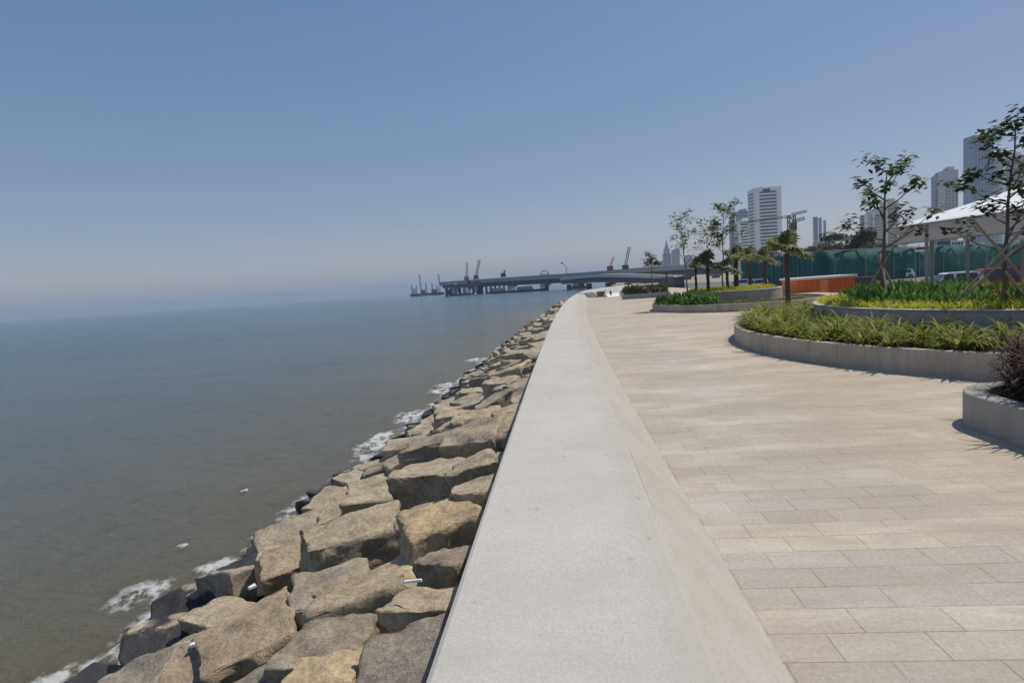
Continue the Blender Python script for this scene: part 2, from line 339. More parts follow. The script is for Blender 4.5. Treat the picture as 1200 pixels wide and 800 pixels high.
def tag(o, label=None, cat=None, group=None, kind=None):
    if label: o['label'] = label
    if cat: o['category'] = cat
    if group: o['group'] = group
    if kind: o['kind'] = kind
    return o
def thing(name, label, cat, loc=(0, 0, 0), rz=0.0, group=None):
    o = bpy.data.objects.new(name, None); COL.objects.link(o); o.location = loc; o.rotation_euler = (0, 0, rz); o.empty_display_size = 0.2
    return tag(o, label, cat, group)
def kids(o): return [c for c in COL.objects if c.parent == o]
def copy_tree(o, parent=None):
    c = o.copy(); COL.objects.link(c)
    if parent: c.parent = parent
    for ch in list(o.children): copy_tree(ch, c)
    return c
def struct(o): o['kind'] = 'structure'; return o

# ------------------------------------------------------------------ setting: sea, land, promenade
SEA = -2.5
rs = random.Random(11)
def graded(lo, a, b, step, hi, g):
    mid = [a + i * step for i in range(int((b - a) / step) + 1)]
    L, d, x = [], step, a
    while x > lo: d *= g; x -= d; L.append(max(x, lo))
    H, d, x = [], step, mid[-1]
    while x < hi: d *= g; x += d; H.append(min(x, hi))
    return L[::-1] + mid + H
gx = graded(-14000, -9.5, -4.4, 0.085, 4000, 1.22); gy = graded(-400, 3.0, 24.0, 0.10, 14000, 1.16)
foam_spots = []
for (x, y, r) in [(165, 697, .38), (195, 722, .42), (215, 715, .35), (150, 752, .22), (105, 790, .35), (130, 780, .3), (60, 800, .3), (248, 662, .22), (275, 660, .25),
                  (365, 588, .38), (345, 602, .3), (385, 575, .28), (400, 560, .2), (435, 523, .45), (450, 512, .4), (425, 535, .25), (486, 487, .5), (478, 492, .35), (212, 640, .10), (300, 630, .15)]:
    q = gnd(x, y, SEA); foam_spots.append((q.x, q.y, r * (0.75 + q.y * 0.035)))
for yy in range(24, 90, 3):
    if rs.random() < 0.55: foam_spots.append((-5.7 + wall_c(yy) + rs.uniform(-.3, .4), yy + rs.uniform(-1, 1), rs.uniform(.4, .9)))
vs, fs, fa = [], [], []
for y in gy:
    for x in gx:
        z = SEA; d = math.hypot(x, y)
        if d < 90:
            k = 1 - d / 90
            z += k * (0.045 * noise.noise(Vector((x * .55 + y * .35, y * .3 - x * .2, 3))) + 0.02 * noise.noise(Vector((x * 1.9, y * 1.5, 8))))
        fv = 0.0
        if -10 < x < 4 and 2 < y < 95:
            for (a, b, r) in foam_spots:
                q = ((x - a) ** 2 + ((y - b) * 0.8) ** 2) / (r * r)
                if q < 5: fv = max(fv, math.exp(-q))
            sh = x - wall_c(y) + 0.78 + 2.74 / (0.545 + 0.075 * min(max((y - 7) / 10, 0), 1)) + 0.35 * noise.noise(Vector((0, y * .45, 5)))
            fv = max(fv, (0.66 + 0.75 * noise.noise(Vector((0, y * .6, 9)))) * math.exp(-(sh / 0.30) ** 2))
        vs.append((x, y, z + 0.04 * fv)); fa.append(fv)
nx = len(gx)
fs = [(j * nx + i, j * nx + i + 1, (j + 1) * nx + i + 1, (j + 1) * nx + i) for j in range(len(gy) - 1) for i in range(nx - 1)]
mb = MB(); mb.v = vs; mb.f = fs
sea = struct(mb.build('sea', M['sea'], smooth=True))
at_l = sea.data.attributes.new('foam', 'FLOAT', 'POINT'); at_l.data.foreach_set('value', fa)

LAND = -0.95
def wall_pts(y0, y1, n): return [(wall_c(y0 + (y1 - y0) * i / n), y0 + (y1 - y0) * i / n) for i in range(n + 1)]
shore = [(x + 0.2, y) for x, y in wall_pts(-40, 150, 60)]
poly = shore + [(26, 190), (28, 330), (48, 520), (120, 900), (400, 3000), (2500, 12500), (13500, 12500), (13500, -380), (0.2, -380)]
struct(MB().prism(poly, -6.0, LAND).build('ground', M['earth']))
# car park asphalt, a sheet on the ground
struct(MB().prism([(26.5, 0), (19.2, 25), (18.2, 62), (20, 150), (30, 300), (36, 300), (70, 95), (80, 0)], LAND + 0.001, LAND + 0.005).build('car_park', M['asphalt']))
# promenade platform
pp = [(x + 0.80, y) for x, y in wall_pts(-8, 128, 60)]
pp += [(19, 128), (17.6, 90), (17.4, 26), (25, 22), (25, -8)]
struct(MB().prism(pp, -2.0, 0.0).build('promenade', M['paving']))

# rubble bed under the boulders
def slope_k(Y): t = min(max((Y - 7) / 10, 0), 1); return 0.545 + 0.075 * t
def slope_z(X, Y): return 0.24 + (X - wall_c(Y) + 0.55) * slope_k(Y)
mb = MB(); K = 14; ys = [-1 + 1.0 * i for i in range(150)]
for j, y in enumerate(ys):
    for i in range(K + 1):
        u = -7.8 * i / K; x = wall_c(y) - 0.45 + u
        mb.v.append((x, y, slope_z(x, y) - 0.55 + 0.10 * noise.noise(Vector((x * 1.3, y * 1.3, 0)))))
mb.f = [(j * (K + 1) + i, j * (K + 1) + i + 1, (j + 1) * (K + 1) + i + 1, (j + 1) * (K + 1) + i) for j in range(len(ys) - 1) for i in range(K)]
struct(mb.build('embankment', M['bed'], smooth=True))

# parapet wall: flat coping, sloped beige apron down to the paving
def sweep(profile, y0, y1, step, jitter=0.0):
    mb = MB(); k = len(profile); rows = []
    y = y0
    while y <= y1: rows.append(y); y += step * (1 if y < 30 else 3)
    for y in rows:
        t = Vector((wall_c(y + .5) - wall_c(y - .5), 1, 0)).normalized(); nrm = Vector((t.y, -t.x, 0)); c = Vector((wall_c(y), y, 0))
        for (a, z) in profile:
            q = c + nrm * a; mb.v.append((q.x, q.y, z + (jitter * noise.noise(Vector((a * 2, y * .8, z))) if jitter else 0)))
    for j in range(len(rows) - 1):
        for i in range(k):
            i2 = (i + 1) % k; mb.f.append((j * k + i, (j + 1) * k + i, (j + 1) * k + i2, j * k + i2))
    mb.f.append(tuple(range(k))); mb.f.append(tuple((len(rows) - 1) * k + i for i in reversed(range(k)))); return mb
wall = thing('parapet_wall', 'long pale concrete sea wall curving along the promenade edge', 'sea wall', (0, 0, 0))
sweep([(-.515, -1.3), (-.515, .425), (-.508, .440), (-.49, .449), (-.3, .452), (.36, .452), (.41, .449), (.435, .443), (.435, -1.3)], -3, 150, 0.5, 0.004).build('coping', M['coping'], wall)
sweep([(.4353, -1.0), (.4353, .4428), (.45, .431), (.56, .325), (.83, .040), (.858, .018), (.862, -1.0)], -3, 150, 0.5, 0.008).build('apron', M['apron'], wall)

# ------------------------------------------------------------------ boulders
def rock_mesh(seed, dims=(1.0, 0.8, 0.62), res=0.075):
    r = random.Random(seed); bm = bmesh.new()
    for sx in (-1, 1):
        for sy in (-1, 1):
            for sz in (-1, 1):
                c = Vector((sx * r.uniform(.66, 1.02), sy * r.uniform(.62, 1.02), sz * r.uniform(.72, .92) if sz < 0 else r.uniform(.52, .98)))
                bm.verts.new(c / 2)
                if r.random() < .6:
                    k = r.randrange(3); d = Vector((0, 0, 0)); d[k] = -(sx, sy, sz)[k] * r.uniform(.25, .6); e = Vector((0, 0, 0)); e[(k + 1) % 3] = (sx, sy, sz)[(k + 1) % 3] * r.uniform(.02, .14)
                    bm.verts.new((c + d + e) / 2)
    h = bmesh.ops.convex_hull(bm, input=bm.verts)
    bmesh.ops.delete(bm, geom=[g for g in h['geom_interior'] if isinstance(g, bmesh.types.BMVert)], context='VERTS')
    bmesh.ops.dissolve_limit(bm, angle_limit=R(17), verts=bm.verts, edges=bm.edges)
    bmesh.ops.bevel(bm, geom=list(bm.edges), offset=0.062, segments=3, profile=0.6, affect='EDGES', clamp_overlap=True)
    bmesh.ops.triangulate(bm, faces=bm.faces)
    for _ in range(4):
        es = [e for e in bm.edges if e.calc_length() > res * 1.5]
        if not es: break
        bmesh.ops.subdivide_edges(bm, edges=es, cuts=1, use_grid_fill=False); bmesh.ops.triangulate(bm, faces=bm.faces)
    bmesh.ops.recalc_face_normals(bm, faces=bm.faces); bm.normal_update()
    off = Vector((seed * 3.7, seed * 1.3, 0))
    nv = {v: v.normal.copy() for v in bm.verts}
    for v in bm.verts:
        q = v.co * 3.0 + off
        d = 0.065 * noise.noise(q) + 0.034 * noise.noise(q * 2.3) - 0.035 * abs(noise.noise(q * 1.5 + Vector((9, 0, 0)))) + 0.010 * noise.noise(q * 7)
        v.co += nv[v] * d
    for v in bm.verts: v.co = Vector((v.co.x * dims[0], v.co.y * dims[1], v.co.z * dims[2]))
    me = bpy.data.meshes.new('boulder'); bm.to_mesh(me); bm.free()
    me.polygons.foreach_set('use_smooth', [True] * len(me.polygons)); me.materials.append(M['rock'])
    return me
def slope_hit(x, y):
    d = ray(x, y)
    q = EYE.copy()
    t = 0.5
    for i in range(4000):
        q = EYE + d.normalized() * t
        if q.z <= slope_z(q.x, q.y) + 0.05: break
        t += 0.02 if t < 30 else 0.1
    return q
heroes = [  # px, py, width px, depth ratio, thick ratio, rz, label
    (375, 790, 84, .80, .75, 10, 'pale yellow rounded boulder at the very front of the sea slope'),
    (468, 772, 120, 1.05, .55, 4, 'broad grey boulder with a plain face against the near end of the wall'),
    (492, 707, 100, .75, .6, -8, 'flat tan boulder with a straight front edge beside the wall'),
    (416, 690, 140, .75, .65, 14, 'large tan boulder with a smooth slanting sunlit top'),
    (378, 748, 108, .72, .6, -5, 'grey wedge boulder behind the pale yellow front boulder'),
    (505, 613, 108, .9, .85, 20, 'big ochre boulder with a rough cracked front, tallest near the wall'),
    (522, 657, 72, .9, .7, -20, 'rounded brown boulder tucked between the ochre boulder and the wall'),
    (290, 742, 118, .95, .5, 30, 'long slab of brown rock slanting down towards the water'),
    (402, 630, 130, .62, .6, 25, 'long low tan boulder left of the big ochre boulder'),
    (552, 570, 54, .9, .7, 0, 'small smooth rounded boulder touching the wall'),
    (440, 577, 92, .7, .6, 12, 'tan boulder with a dark undercut front near the water'),
    (497, 552, 90, .7, .6, -5, 'tan boulder with a grey broken end in the middle of the slope'),
    (552, 543, 66, .6, .7, 4, 'low wide boulder against the wall behind the small rounded one'),
    (222, 686, 92, .75, .5, 38, 'black wet boulder washed by white foam'),
    (188, 748, 80, .9, .5, 30, 'dark wet rock in the foam nearest the camera'),
    (312, 788, 66, 1.0, .7, -15, 'grey leaning boulder at the front between slab and yellow boulder'),
    (345, 652, 84, .7, .55, 30, 'brown boulder with a chipped side above the wet rocks'),
    (240, 775, 90, .9, .5, 20, 'low brown rock at the front above the foam'),
    (520, 517, 118, .55, .55, 4, 'very wide flat tan boulder across the upper slope'),
    (455, 545, 70, .7, .6, 20, 'grey boulder beside the wet edge'),
    (553, 487, 58, .8, .6, -5, 'flat bright boulder next to the dark gap by the wall'),
    (528, 487, 50, .9, .5, 10, 'smooth square faced tan boulder in the middle of the slope'),
    (285, 665, 66, .8, .5, 30, 'reddish brown rock above the black wet boulder'),
    (395, 600, 70, .7, .5, 25, 'tan rock with a flat top close to the foam'),
]
slope_rot = R(-25)
placed = []
for i, (x, y, wpx, dr, tr_, rz, lab) in enumerate(heroes):
    q = slope_hit(x, y); dist = (q - EYE).length * 0.93
    W = wpx * 1.04 * dist / F
    o = bpy.data.objects.new('boulder', rock_mesh(100 + i, (W, W * dr * 1.15, W * tr_ * 1.1), 0.06)); COL.objects.link(o)
    nrm = Vector((-0.42, 0, 0.907))
    o.location = q - nrm * (W * tr_ * 0.34)
    o.rotation_euler = (rs.uniform(-.10, .10), slope_rot * rs.uniform(.1, .65), R(rz))
    L_ = lambda *k: lab.startswith(k)
    o.color = (1.16, 1.08, .90, 1) if L_('pale yellow') else (1.10, .99, .80, 1) if L_('big ochre') else (.84, .84, .85, 1) if L_('broad grey', 'grey') else (.98, .84, .75, 1) if L_('reddish') else (.90, .86, .82, 1) if L_('low brown', 'brown', 'long slab', 'rounded brown') else (1.0, .99, .96, 1)
    tag(o, lab, 'boulder', 'boulders of the sea slope'); placed.append((q.x, q.y, W * 0.46))
protos = [rock_mesh(200 + i) for i in range(18)]
def spot_label(u, wet):
    if wet: return 'dark wet boulder lying at the waterline of the sea slope'
    if u < 1.0: return 'dry tan boulder in the top course along the foot of the sea wall'
    if u < 2.4: return 'dry tan boulder in the upper half of the sea slope'
    return 'dry tan boulder in the lower half of the sea slope above the wet rocks'
fill = []
y = 1.6
rowi = 0
while y < 96:
    stp = 0.60 if y < 32 else 0.8
    u = 0.16 + rs.uniform(-.10, .10)
    while u < 2.74 / slope_k(y) + 0.45:
        x = wall_c(y) - 0.50 - u; yy = y + rs.uniform(-.24, .24); sz = rs.choice((.58, .70, .80, .90, 1.02)) * (1.0 if y < 40 else 1.15)
        if not any((x - a) ** 2 + (yy - b) ** 2 < (c + 0.29 * sz) ** 2 for a, b, c in placed):
            fill.append((x, yy, sz, u)); placed.append((x, yy, 0.22 * sz))
        u += rs.uniform(.55, .85)
    y += stp * rs.uniform(.85, 1.1); rowi += 1
fill.sort(key=lambda t: t[1])
N_IND = 292 - len(heroes)
def rock_xf(x, y, sz):
    q = Vector((x, y, slope_z(x, y) - 0.20 + rs.uniform(-.10, .08) - max(0, .6 - (wall_c(y) - .5 - x)) * .5))
    e = (rs.uniform(-.2, .16), 0, rs.uniform(-.6, .6) + rs.choice((0, PI)))
    tilt = slope_rot * rs.uniform(-.15, .85); tilt = -tilt if math.cos(e[2]) < 0 else tilt
    return q, (e[0], tilt, e[2]), (sz * rs.uniform(.9, 1.15), sz * rs.uniform(.9, 1.25), sz * rs.uniform(1.0, 1.35))
for i, (x, y, sz, u) in enumerate(fill[:N_IND]):
    o = bpy.data.objects.new('boulder', rs.choice(protos)); COL.objects.link(o)
    q, e, sc = rock_xf(x, y, sz); o.location = q; o.rotation_euler = e; o.scale = sc
    tag(o, spot_label(u, u > 2.74 / slope_k(y) - 0.75), 'boulder', 'boulders of the sea slope')
lowp = [rock_mesh(300 + i, res=0.2) for i in range(8)]
mb = MB()
from mathutils import Euler
for (x, y, sz, u) in fill[N_IND:]:
    q, e, sc = rock_xf(x, y, sz); me = rs.choice(lowp); mt = Matrix.LocRotScale(q, Euler(e), Vector(sc))
    mb.add([mt @ v.co for v in me.vertices], [tuple(p.vertices) for p in me.polygons])
tag(mb.build('boulders', M['rock'], smooth=True), 'mass of tan boulders on the far stretch of the sea slope', 'boulders', kind='stuff')
# litter on the rocks and in the water
def litter(name, lab, cat, x, y, d, rz, z=None, m='white', lift=0.0):
    q = slope_hit(x, y) if z is None else gnd(x, y, z)
    o = bpy.data.objects.new(name, rock_mesh(int(x), d, .3)); COL.objects.link(o); o.data.materials.clear(); o.data.materials.append(M[m]); o.location = q + Vector((0, 0, lift)); o.rotation_euler = (0, R(-12), rz); return tag(o, lab, cat)

# ------------------------------------------------------------------ planters
def ring_pts(c, rx, ry, a0, a1, n): return [(c[0] + rx * math.cos(a0 + (a1 - a0) * i / n), c[1] + ry * math.sin(a0 + (a1 - a0) * i / n)) for i in range(n + 1)]
def loop_wall(outer, inner, z0, z1, cap=None):
    """closed wall between two loops of equal length with softened top edges"""
    k = len(outer); b = 0.012; mb = MB()
    prof = [(0, z0), (0, z1 - b), (b, z1), (1 - b, z1), (1, z1 - b), (1, z0)]
    for (t, z) in prof:
        for o_, i_ in zip(outer, inner):
            L = math.hypot(o_[0] - i_[0], o_[1] - i_[1]) or 1; tt = t if t in (0, 1) else (b / L if t < .5 else 1 - b / L)
            mb.v.append((o_[0] + (i_[0] - o_[0]) * tt, o_[1] + (i_[1] - o_[1]) * tt, z))
    for r_ in range(len(prof) - 1):
        for i in range(k):
            j = (i + 1) % k; mb.f.append((r_ * k + i, r_ * k + j, (r_ + 1) * k + j, (r_ + 1) * k + i))
    return mb
def ell(c, rx, ry, n=96): return [(c[0] + rx * math.cos(2 * PI * i / n), c[1] + ry * math.sin(2 * PI * i / n)) for i in range(n)]
P2c, P2r, P2h = (12.2, 13.5), 8.1, 0.38
P2uc, P2ur, P2uh = (12.2, 14.5), 5.85, 0.76
def two_tier(lab, c, rx, ry, h, uc, ux, uy, uh, tw=0.13):
    t = thing('round_planter', lab, 'planter', (c[0], c[1], 0))
    L = lambda pts: [(x - c[0], y - c[1]) for x, y in pts]
    loop_wall(L(ell(c, rx, ry)), L(ell(c, rx - tw, ry - tw)), 0, h).build('lower_wall', M['planter'], t)
    MB().prism(L(ell(c, rx - tw, ry - tw)), 0.01, h - 0.09).build('lower_soil', M['soil'], t)
    loop_wall(L(ell(uc, ux, uy)), L(ell(uc, ux - tw, uy - tw)), h - 0.2, uh - 0.034).build('upper_wall', M['planter'], t)
    loop_wall(L(ell(uc, ux + 0.012, uy + 0.012)), L(ell(uc, ux - tw - .01, uy - tw - .01)), uh - 0.032, uh).build('upper_coping', M['planter_cap'], t)
    MB().prism(L(ell(uc, ux - tw, uy - tw)), h, uh - 0.08).build('upper_soil', M['soil'], t)
    return t
two_tier('large round two tier concrete planter in front of the white canopy', P2c, P2r, P2r, P2h, P2uc, P2ur, P2ur, P2uh)
P3c, P3rx, P3ry, P3h = (8.9, 31.4), 4.1, 4.9, 0.36
P3uc, P3ux, P3uy, P3uh = (8.75, 31.6), 2.35, 3.0, 0.86
two_tier('smaller two tier concrete planter with palms and thin trees', P3c, P3rx, P3ry, P3h, P3uc, P3ux, P3uy, P3uh)
# near planter: half round far end, straight sides running back past the camera
def round_rect(x0, x1, y0, y1, r, n=12):
    p = []
    for (cx, cy, a0) in ((x1 - r, y1 - r, 0), (x0 + r, y1 - r, 90), (x0 + r, y0 + r, 180), (x1 - r, y0 + r, 270)):
        p += [(cx + r * math.cos(R(a0 + 90 * i / n)), cy + r * math.sin(R(a0 + 90 * i / n))) for i in range(n + 1)]
    return p
P1 = thing('planter', 'low grey concrete planter with a rounded corner and dark purple shrubs at the right edge', 'planter', (5.45, 5.5, 0))
loop_wall(round_rect(-1.46, 1.9, -4, 1.29, .7), round_rect(-1.26, 1.7, -3.8, 1.09, .5), 0, 0.34).build('wall', M['planter_grey'], P1)
MB().prism(round_rect(-1.26, 1.7, -3.8, 1.09, .5), 0.01, 0.27).build('soil', M['soil'], P1)

# ------------------------------------------------------------------ plants
def blade(mb, base, az, length, width, arch, r, segs=5, lift=1.15):
    """one strap leaf arching outwards"""
    d = Vector((math.cos(az), math.sin(az), 0)); s_ = Vector((-d.y, d.x, 0)); p = Vector(base); a = lift; o = len(mb.v); st = length / segs
    for i in range(segs + 1):
        t = i / segs; wd = width * (0.55 + 0.9 * t - 1.40 * t * t) if t < 1 else width * 0.05
        up_ = Vector((0, 0, 0.25 * wd))
        mb.v += [tuple(p - s_ * wd + up_), tuple(p), tuple(p + s_ * wd + up_)]
        p = p + (d * math.cos(a) + Vector((0, 0, 1)) * math.sin(a)) * st; a -= arch * (0.6 + 0.8 * t)
    for i in range(segs):
        q = o + i * 3; mb.f += [(q, q + 1, q + 4, q + 3), (q + 1, q + 2, q + 5, q + 4)]
def leaf(mb, p, d, nrm, L, W):
    d = d.normalized(); s_ = d.cross(nrm)
    if s_.length < 1e-4: s_ = d.orthogonal()
    s_.normalize(); u_ = s_.cross(d)
    o = len(mb.v)
    mb.v += [tuple(p), tuple(p + d * L * .45 + s_ * W * .5 + u_ * W * .15), tuple(p + d * L), tuple(p + d * L * .45 - s_ * W * .5 + u_ * W * .15), tuple(p + d * L * .5)]
    mb.f += [(o, o + 1, o + 4), (o + 1, o + 2, o + 4), (o + 2, o + 3, o + 4), (o + 3, o, o + 4)]
def lily_mesh(seed, n=38, L=.60, W=.028):
    r = random.Random(seed); mb = MB()
    for i in range(n):
        az = r.uniform(0, 2 * PI); b = (r.uniform(-.06, .06), r.uniform(-.06, .06), -0.02)
        blade(mb, b, az, L * r.uniform(.65, 1.2), W * r.uniform(.8, 1.3), r.uniform(.28, .55), r, 5, r.uniform(.9, 1.5))
    return mb
def mesh_of(mb, name, m, smooth=False):
    me = bpy.data.meshes.new(name); me.from_pydata(mb.v, [], mb.f); me.update(); me.materials.append(m)
    if smooth: me.polygons.foreach_set('use_smooth', [True] * len(me.polygons))
    return me
def bush_mesh(seed, rad, h, n, L, W, m, name, upward=0.5):
    r = random.Random(seed); mb = MB()
    for i in range(n):
        az = r.uniform(0, 2 * PI); el = math.asin(r.uniform(0.05, 1)); q = r.uniform(.5, 1) ** .6
        d = Vector((math.cos(az) * math.cos(el), math.sin(az) * math.cos(el), math.sin(el)))
        p = Vector((d.x * rad * q, d.y * rad * q, d.z * h * q))
        dd = (d + Vector((r.uniform(-.6, .6), r.uniform(-.6, .6), r.uniform(-.3, .6) + upward)))
        leaf(mb, p, dd, Vector((r.uniform(-.5, .5), r.uniform(-.5, .5), 1)), L * r.uniform(.7, 1.3), W * r.uniform(.7, 1.3))
    return mesh_of(mb, name, m)
def inst(me, name, loc, rz, sc, lab, cat, group):
    o = bpy.data.objects.new(name, me); COL.objects.link(o); o.location = loc; o.rotation_euler = (0, 0, rz); o.scale = (sc, sc, sc)
    return tag(o, lab, cat, group)
rp = random.Random(5)
lilies = [mesh_of(lily_mesh(i), 'lily', M['lily']) for i in range(6)]
# lower bed of the large planter, the side that faces the promenade
cnt = 0
for rr in (7.80, 7.42, 7.02, 6.62, 6.22):
    nA = int(rr * R(150) / 0.44)
    for i in range(nA):
        a = R(128) + R(150) * (i + rp.uniform(.1, .9)) / nA; r2 = rr + rp.uniform(-.1, .08)
        x, y = P2c[0] + r2 * math.cos(a), P2c[1] + r2 * math.sin(a)
        if math.hypot(x - P2uc[0], y - P2uc[1]) < P2ur + 0.22: continue
        inst(rp.choice(lilies), 'lily', (x, y, P2h - .09), rp.uniform(0, 6.3), rp.uniform(.62, 1.15), 'strap leaved green lily clump in the lower bed of the large round planter', 'lily', 'lilies in the large planter')
        cnt += 1
# upper bed: yellow green edging as ground cover, then broad green plants, golden tips
mb = MB()
for i in range(2600):
    a = R(rp.uniform(115, 300)); r2 = P2ur - 0.16 - abs(rp.gauss(0, .42))
    x, y = P2uc[0] + r2 * math.cos(a), P2uc[1] + r2 * math.sin(a)
    for k in range(3):
        blade(mb, (x, y, P2uh - .1), rp.uniform(0, 6.3), rp.uniform(.2, .34), .017, rp.uniform(.3, .6), rp, 3, rp.uniform(.7, 1.4))
tag(mb.build('ground_cover', M['yellowleaf']), 'bright yellow green edging plants along the upper rim of the large round planter', 'ground cover', kind='stuff')
bushes = [bush_mesh(40 + i, .30, .42, 95, .17, .065, M['darkleaf'], 'green_shrub') for i in range(5)]
golds = [bush_mesh(60 + i, .26, .50, 80, .15, .05, M['golden'], 'golden_shrub', .8) for i in range(3)]
for rr in (4.9, 4.4, 3.9, 3.3, 2.7):
    nA = int(rr * R(185) / 0.42)
    for i in range(nA):
        a = R(115) + R(185) * (i + rp.uniform(.1, .9)) / nA; r2 = rr + rp.uniform(-.15, .15)
        x, y = P2uc[0] + r2 * math.cos(a), P2uc[1] + r2 * math.sin(a)
        if rr < 4.6 and 194 < math.degrees(a) < 222 and rp.random() < .55:
            inst(rp.choice(golds), 'golden_shrub', (x, y, P2uh - .08), rp.uniform(0, 6.3), rp.uniform(.8, 1.1), 'golden leaved shrub among the green plants of the upper bed', 'shrub', 'golden shrubs in the upper bed')
        else:
            inst(rp.choice(bushes), 'green_shrub', (x, y, P2uh - .08), rp.uniform(0, 6.3), rp.uniform(.7, 1.05), 'dark green broad leaved shrub in the upper bed of the large round planter', 'shrub', 'green shrubs in the upper bed')
# near planter: purple brown spiky shrubs
def spiky(seed, n, L, W):
    r = random.Random(seed); mb = MB()
    for i in range(n):
        h = r.uniform(0, .45); b = (r.gauss(0, .09), r.gauss(0, .09), h)
        blade(mb, b, r.uniform(0, 6.3), L * r.uniform(.6, 1.15), W * r.uniform(.8, 1.3), r.uniform(.12, .42), r, 5, r.uniform(.1, 1.3))
    return mesh_of(mb, 'purple_shrub', M['purple'])
sp = [spiky(70 + i, 270, .46, .012) for i in range(3)]
for k, (x, y, s_, lab) in enumerate([(4.56, 6.28, .98, 'dark purple brown spiky shrub at the rounded end of the near planter'),
                                   (4.44, 5.72, 1.0, 'dark purple brown spiky shrub spilling over the near planter rim at the picture edge'),
                                   (5.0, 6.6, 1.05, 'dark purple brown spiky shrub behind the others in the near planter'),
                                   (4.95, 6.0, 1.15, 'purple brown spiky shrub deep inside the near planter'), (4.72, 5.95, .95, 'dense low purple brown shrub in the middle of the near planter group')]):
    inst(sp[k % 3], 'purple_shrub', (x, y, .24), k * 1.3, s_, lab, 'shrub', 'purple shrubs in the near planter')
o = MB().tube([(0, 0, 0), (0, 0, .10)], .016, 8).tube([(0, 0, .10), (0, 0, .155)], .028, 10).build('garden_light', M['steel'], smooth=False)
o.location = (4.12, 5.62, .34); tag(o, 'small grey spike light on the rim of the near planter', 'garden light')
# smaller planter: yellow green cover, corner clump, low plants
mb = MB()
for i in range(1500):
    a = rp.uniform(0, 6.3); q = math.sqrt(rp.random()) * .93
    x, y = P3uc[0] + (P3ux - .15) * q * math.cos(a), P3uc[1] + (P3uy - .15) * q * math.sin(a)
    for k in range(2): blade(mb, (x, y, P3uh - .1), rp.uniform(0, 6.3), rp.uniform(.2, .42), .022, rp.uniform(.3, .6), rp, 3, rp.uniform(.7, 1.4))
tag(mb.build('ground_cover', M['yellowleaf']), 'yellow green plants covering the upper bed of the smaller planter', 'ground cover', kind='stuff')
for k in range(26):
    a = R(rp.uniform(178, 236)); q = rp.uniform(.74, .93); x, y = P3c[0] + P3rx * q * math.cos(a), P3c[1] + P3ry * q * math.sin(a)
    inst(rp.choice(bushes), 'green_shrub', (x, y, P3h - .09), rp.uniform(0, 6.3), rp.uniform(.9, 1.3), 'bushy green shrub in the lower bed at the left corner of the smaller planter', 'shrub', 'corner shrubs of the smaller planter')
for k in range(34):
    a = R(236 + k * 3.2); q = .74; x, y = P3c[0] + P3rx * q * math.cos(a), P3c[1] + P3ry * q * math.sin(a)
    inst(rp.choice(lilies), 'lily', (x, y, P3h - .12), rp.uniform(0, 6.3), rp.uniform(.4, .55), 'low green tuft along the foot of the upper wall of the smaller planter', 'plant', 'low tufts in the smaller planter')

# ------------------------------------------------------------------ trees
def tree(name, lab, cat, loc, H, r0, lean, seed, leafm, bark, group=None, first=.45, nb=9, spread=.9, ncl=3, nl=16, L=.16, W=.09, crad=.2, up_=.5):
    r = random.Random(seed); t = thing(name, lab, cat, loc, 0, group)
    tr_, cr = MB(), MB()
    pts = [Vector((lean[0] * (i / 7) ** 1.4 * H + r.uniform(-.02, .02) * H * .3, lean[1] * (i / 7) * H, H * .97 * i / 7)) for i in range(8)]
    tr_.tube(pts, [r0 * (1 - .8 * i / 7) for i in range(8)], 7)
    def cluster(c, k):
        for j in range(k):
            o = Vector((r.gauss(0, 1), r.gauss(0, 1), r.gauss(0, .8))) * crad * .45
            az = r.uniform(0, 6.3); d = Vector((math.cos(az), math.sin(az), r.uniform(-.75, .35)))
            leaf(cr, c + o, d, Vector((r.uniform(-.35, .35), r.uniform(-.35, .35), 1)), L * r.uniform(.6, 1.25), W * r.uniform(.6, 1.2))
    for b in range(nb):
        f = first + (1 - first) * (b + r.random()) / nb * .98; k = min(int(f * 7), 6); p0 = pts[k].lerp(pts[k + 1], f * 7 - k)
        az = b * 2.4 + r.uniform(-.5, .5); ln = spread * (1.15 - .6 * (f - first) / (1 - first)) * r.uniform(.6, 1.1)
        d = Vector((math.cos(az), math.sin(az), up_ + r.uniform(-.2, .5)))
        mid = p0 + d * ln * .5 + Vector((0, 0, -.02)); e = p0 + d * ln + Vector((0, 0, .1 * ln))
        tr_.tube([p0, mid, e], [r0 * .38, r0 * .25, r0 * .10], 5)
        cluster(e, nl)
        for c in range(ncl - 1):
            q = p0.lerp(e, r.uniform(.4, .95)); e2 = q + Vector((r.uniform(-1, 1), r.uniform(-1, 1), r.uniform(-.1, .8))) * ln * .4
            tr_.tube([q, e2], [r0 * .16, r0 * .07], 4); cluster(e2, int(nl * r.uniform(.5, 1)))
    cluster(pts[-1], nl)
    tr_.build('trunk', bark, t, True); cr.build('crown', leafm, t); return t
def stakes(loc, lab, n, foot, top, r0=.028, a0=.3, cross=False):
    t = thing('tree_support', lab, 'tree support', loc)
    for i in range(n):
        a = a0 + 2 * PI * i / n; d = Vector((math.cos(a), math.sin(a), 0))
        MB().tube([d * foot, d * -.06 + Vector((0, 0, top)) - d * .12], r0, 6).build('stake', M['wood'], t)
    return t
pA = at(1034, 335, 15.5); pA.z = P2uh - .08
tree('young_tree', 'young tree with dark clustered leaves left of the canopy in the large planter', 'tree', pA, 3.35, .055, (.04, 0), 3, M['treeleaf'], M['bark'], 'young trees in the large planter', .40, 10, .85, 3, 22, .20, .115, .20, .55)
stakes(pA, 'three wooden stakes propping the young tree left of the canopy', 3, .55, 1.25)
pB = at(1176, 330, 11.6); pB.z = P2uh - .08
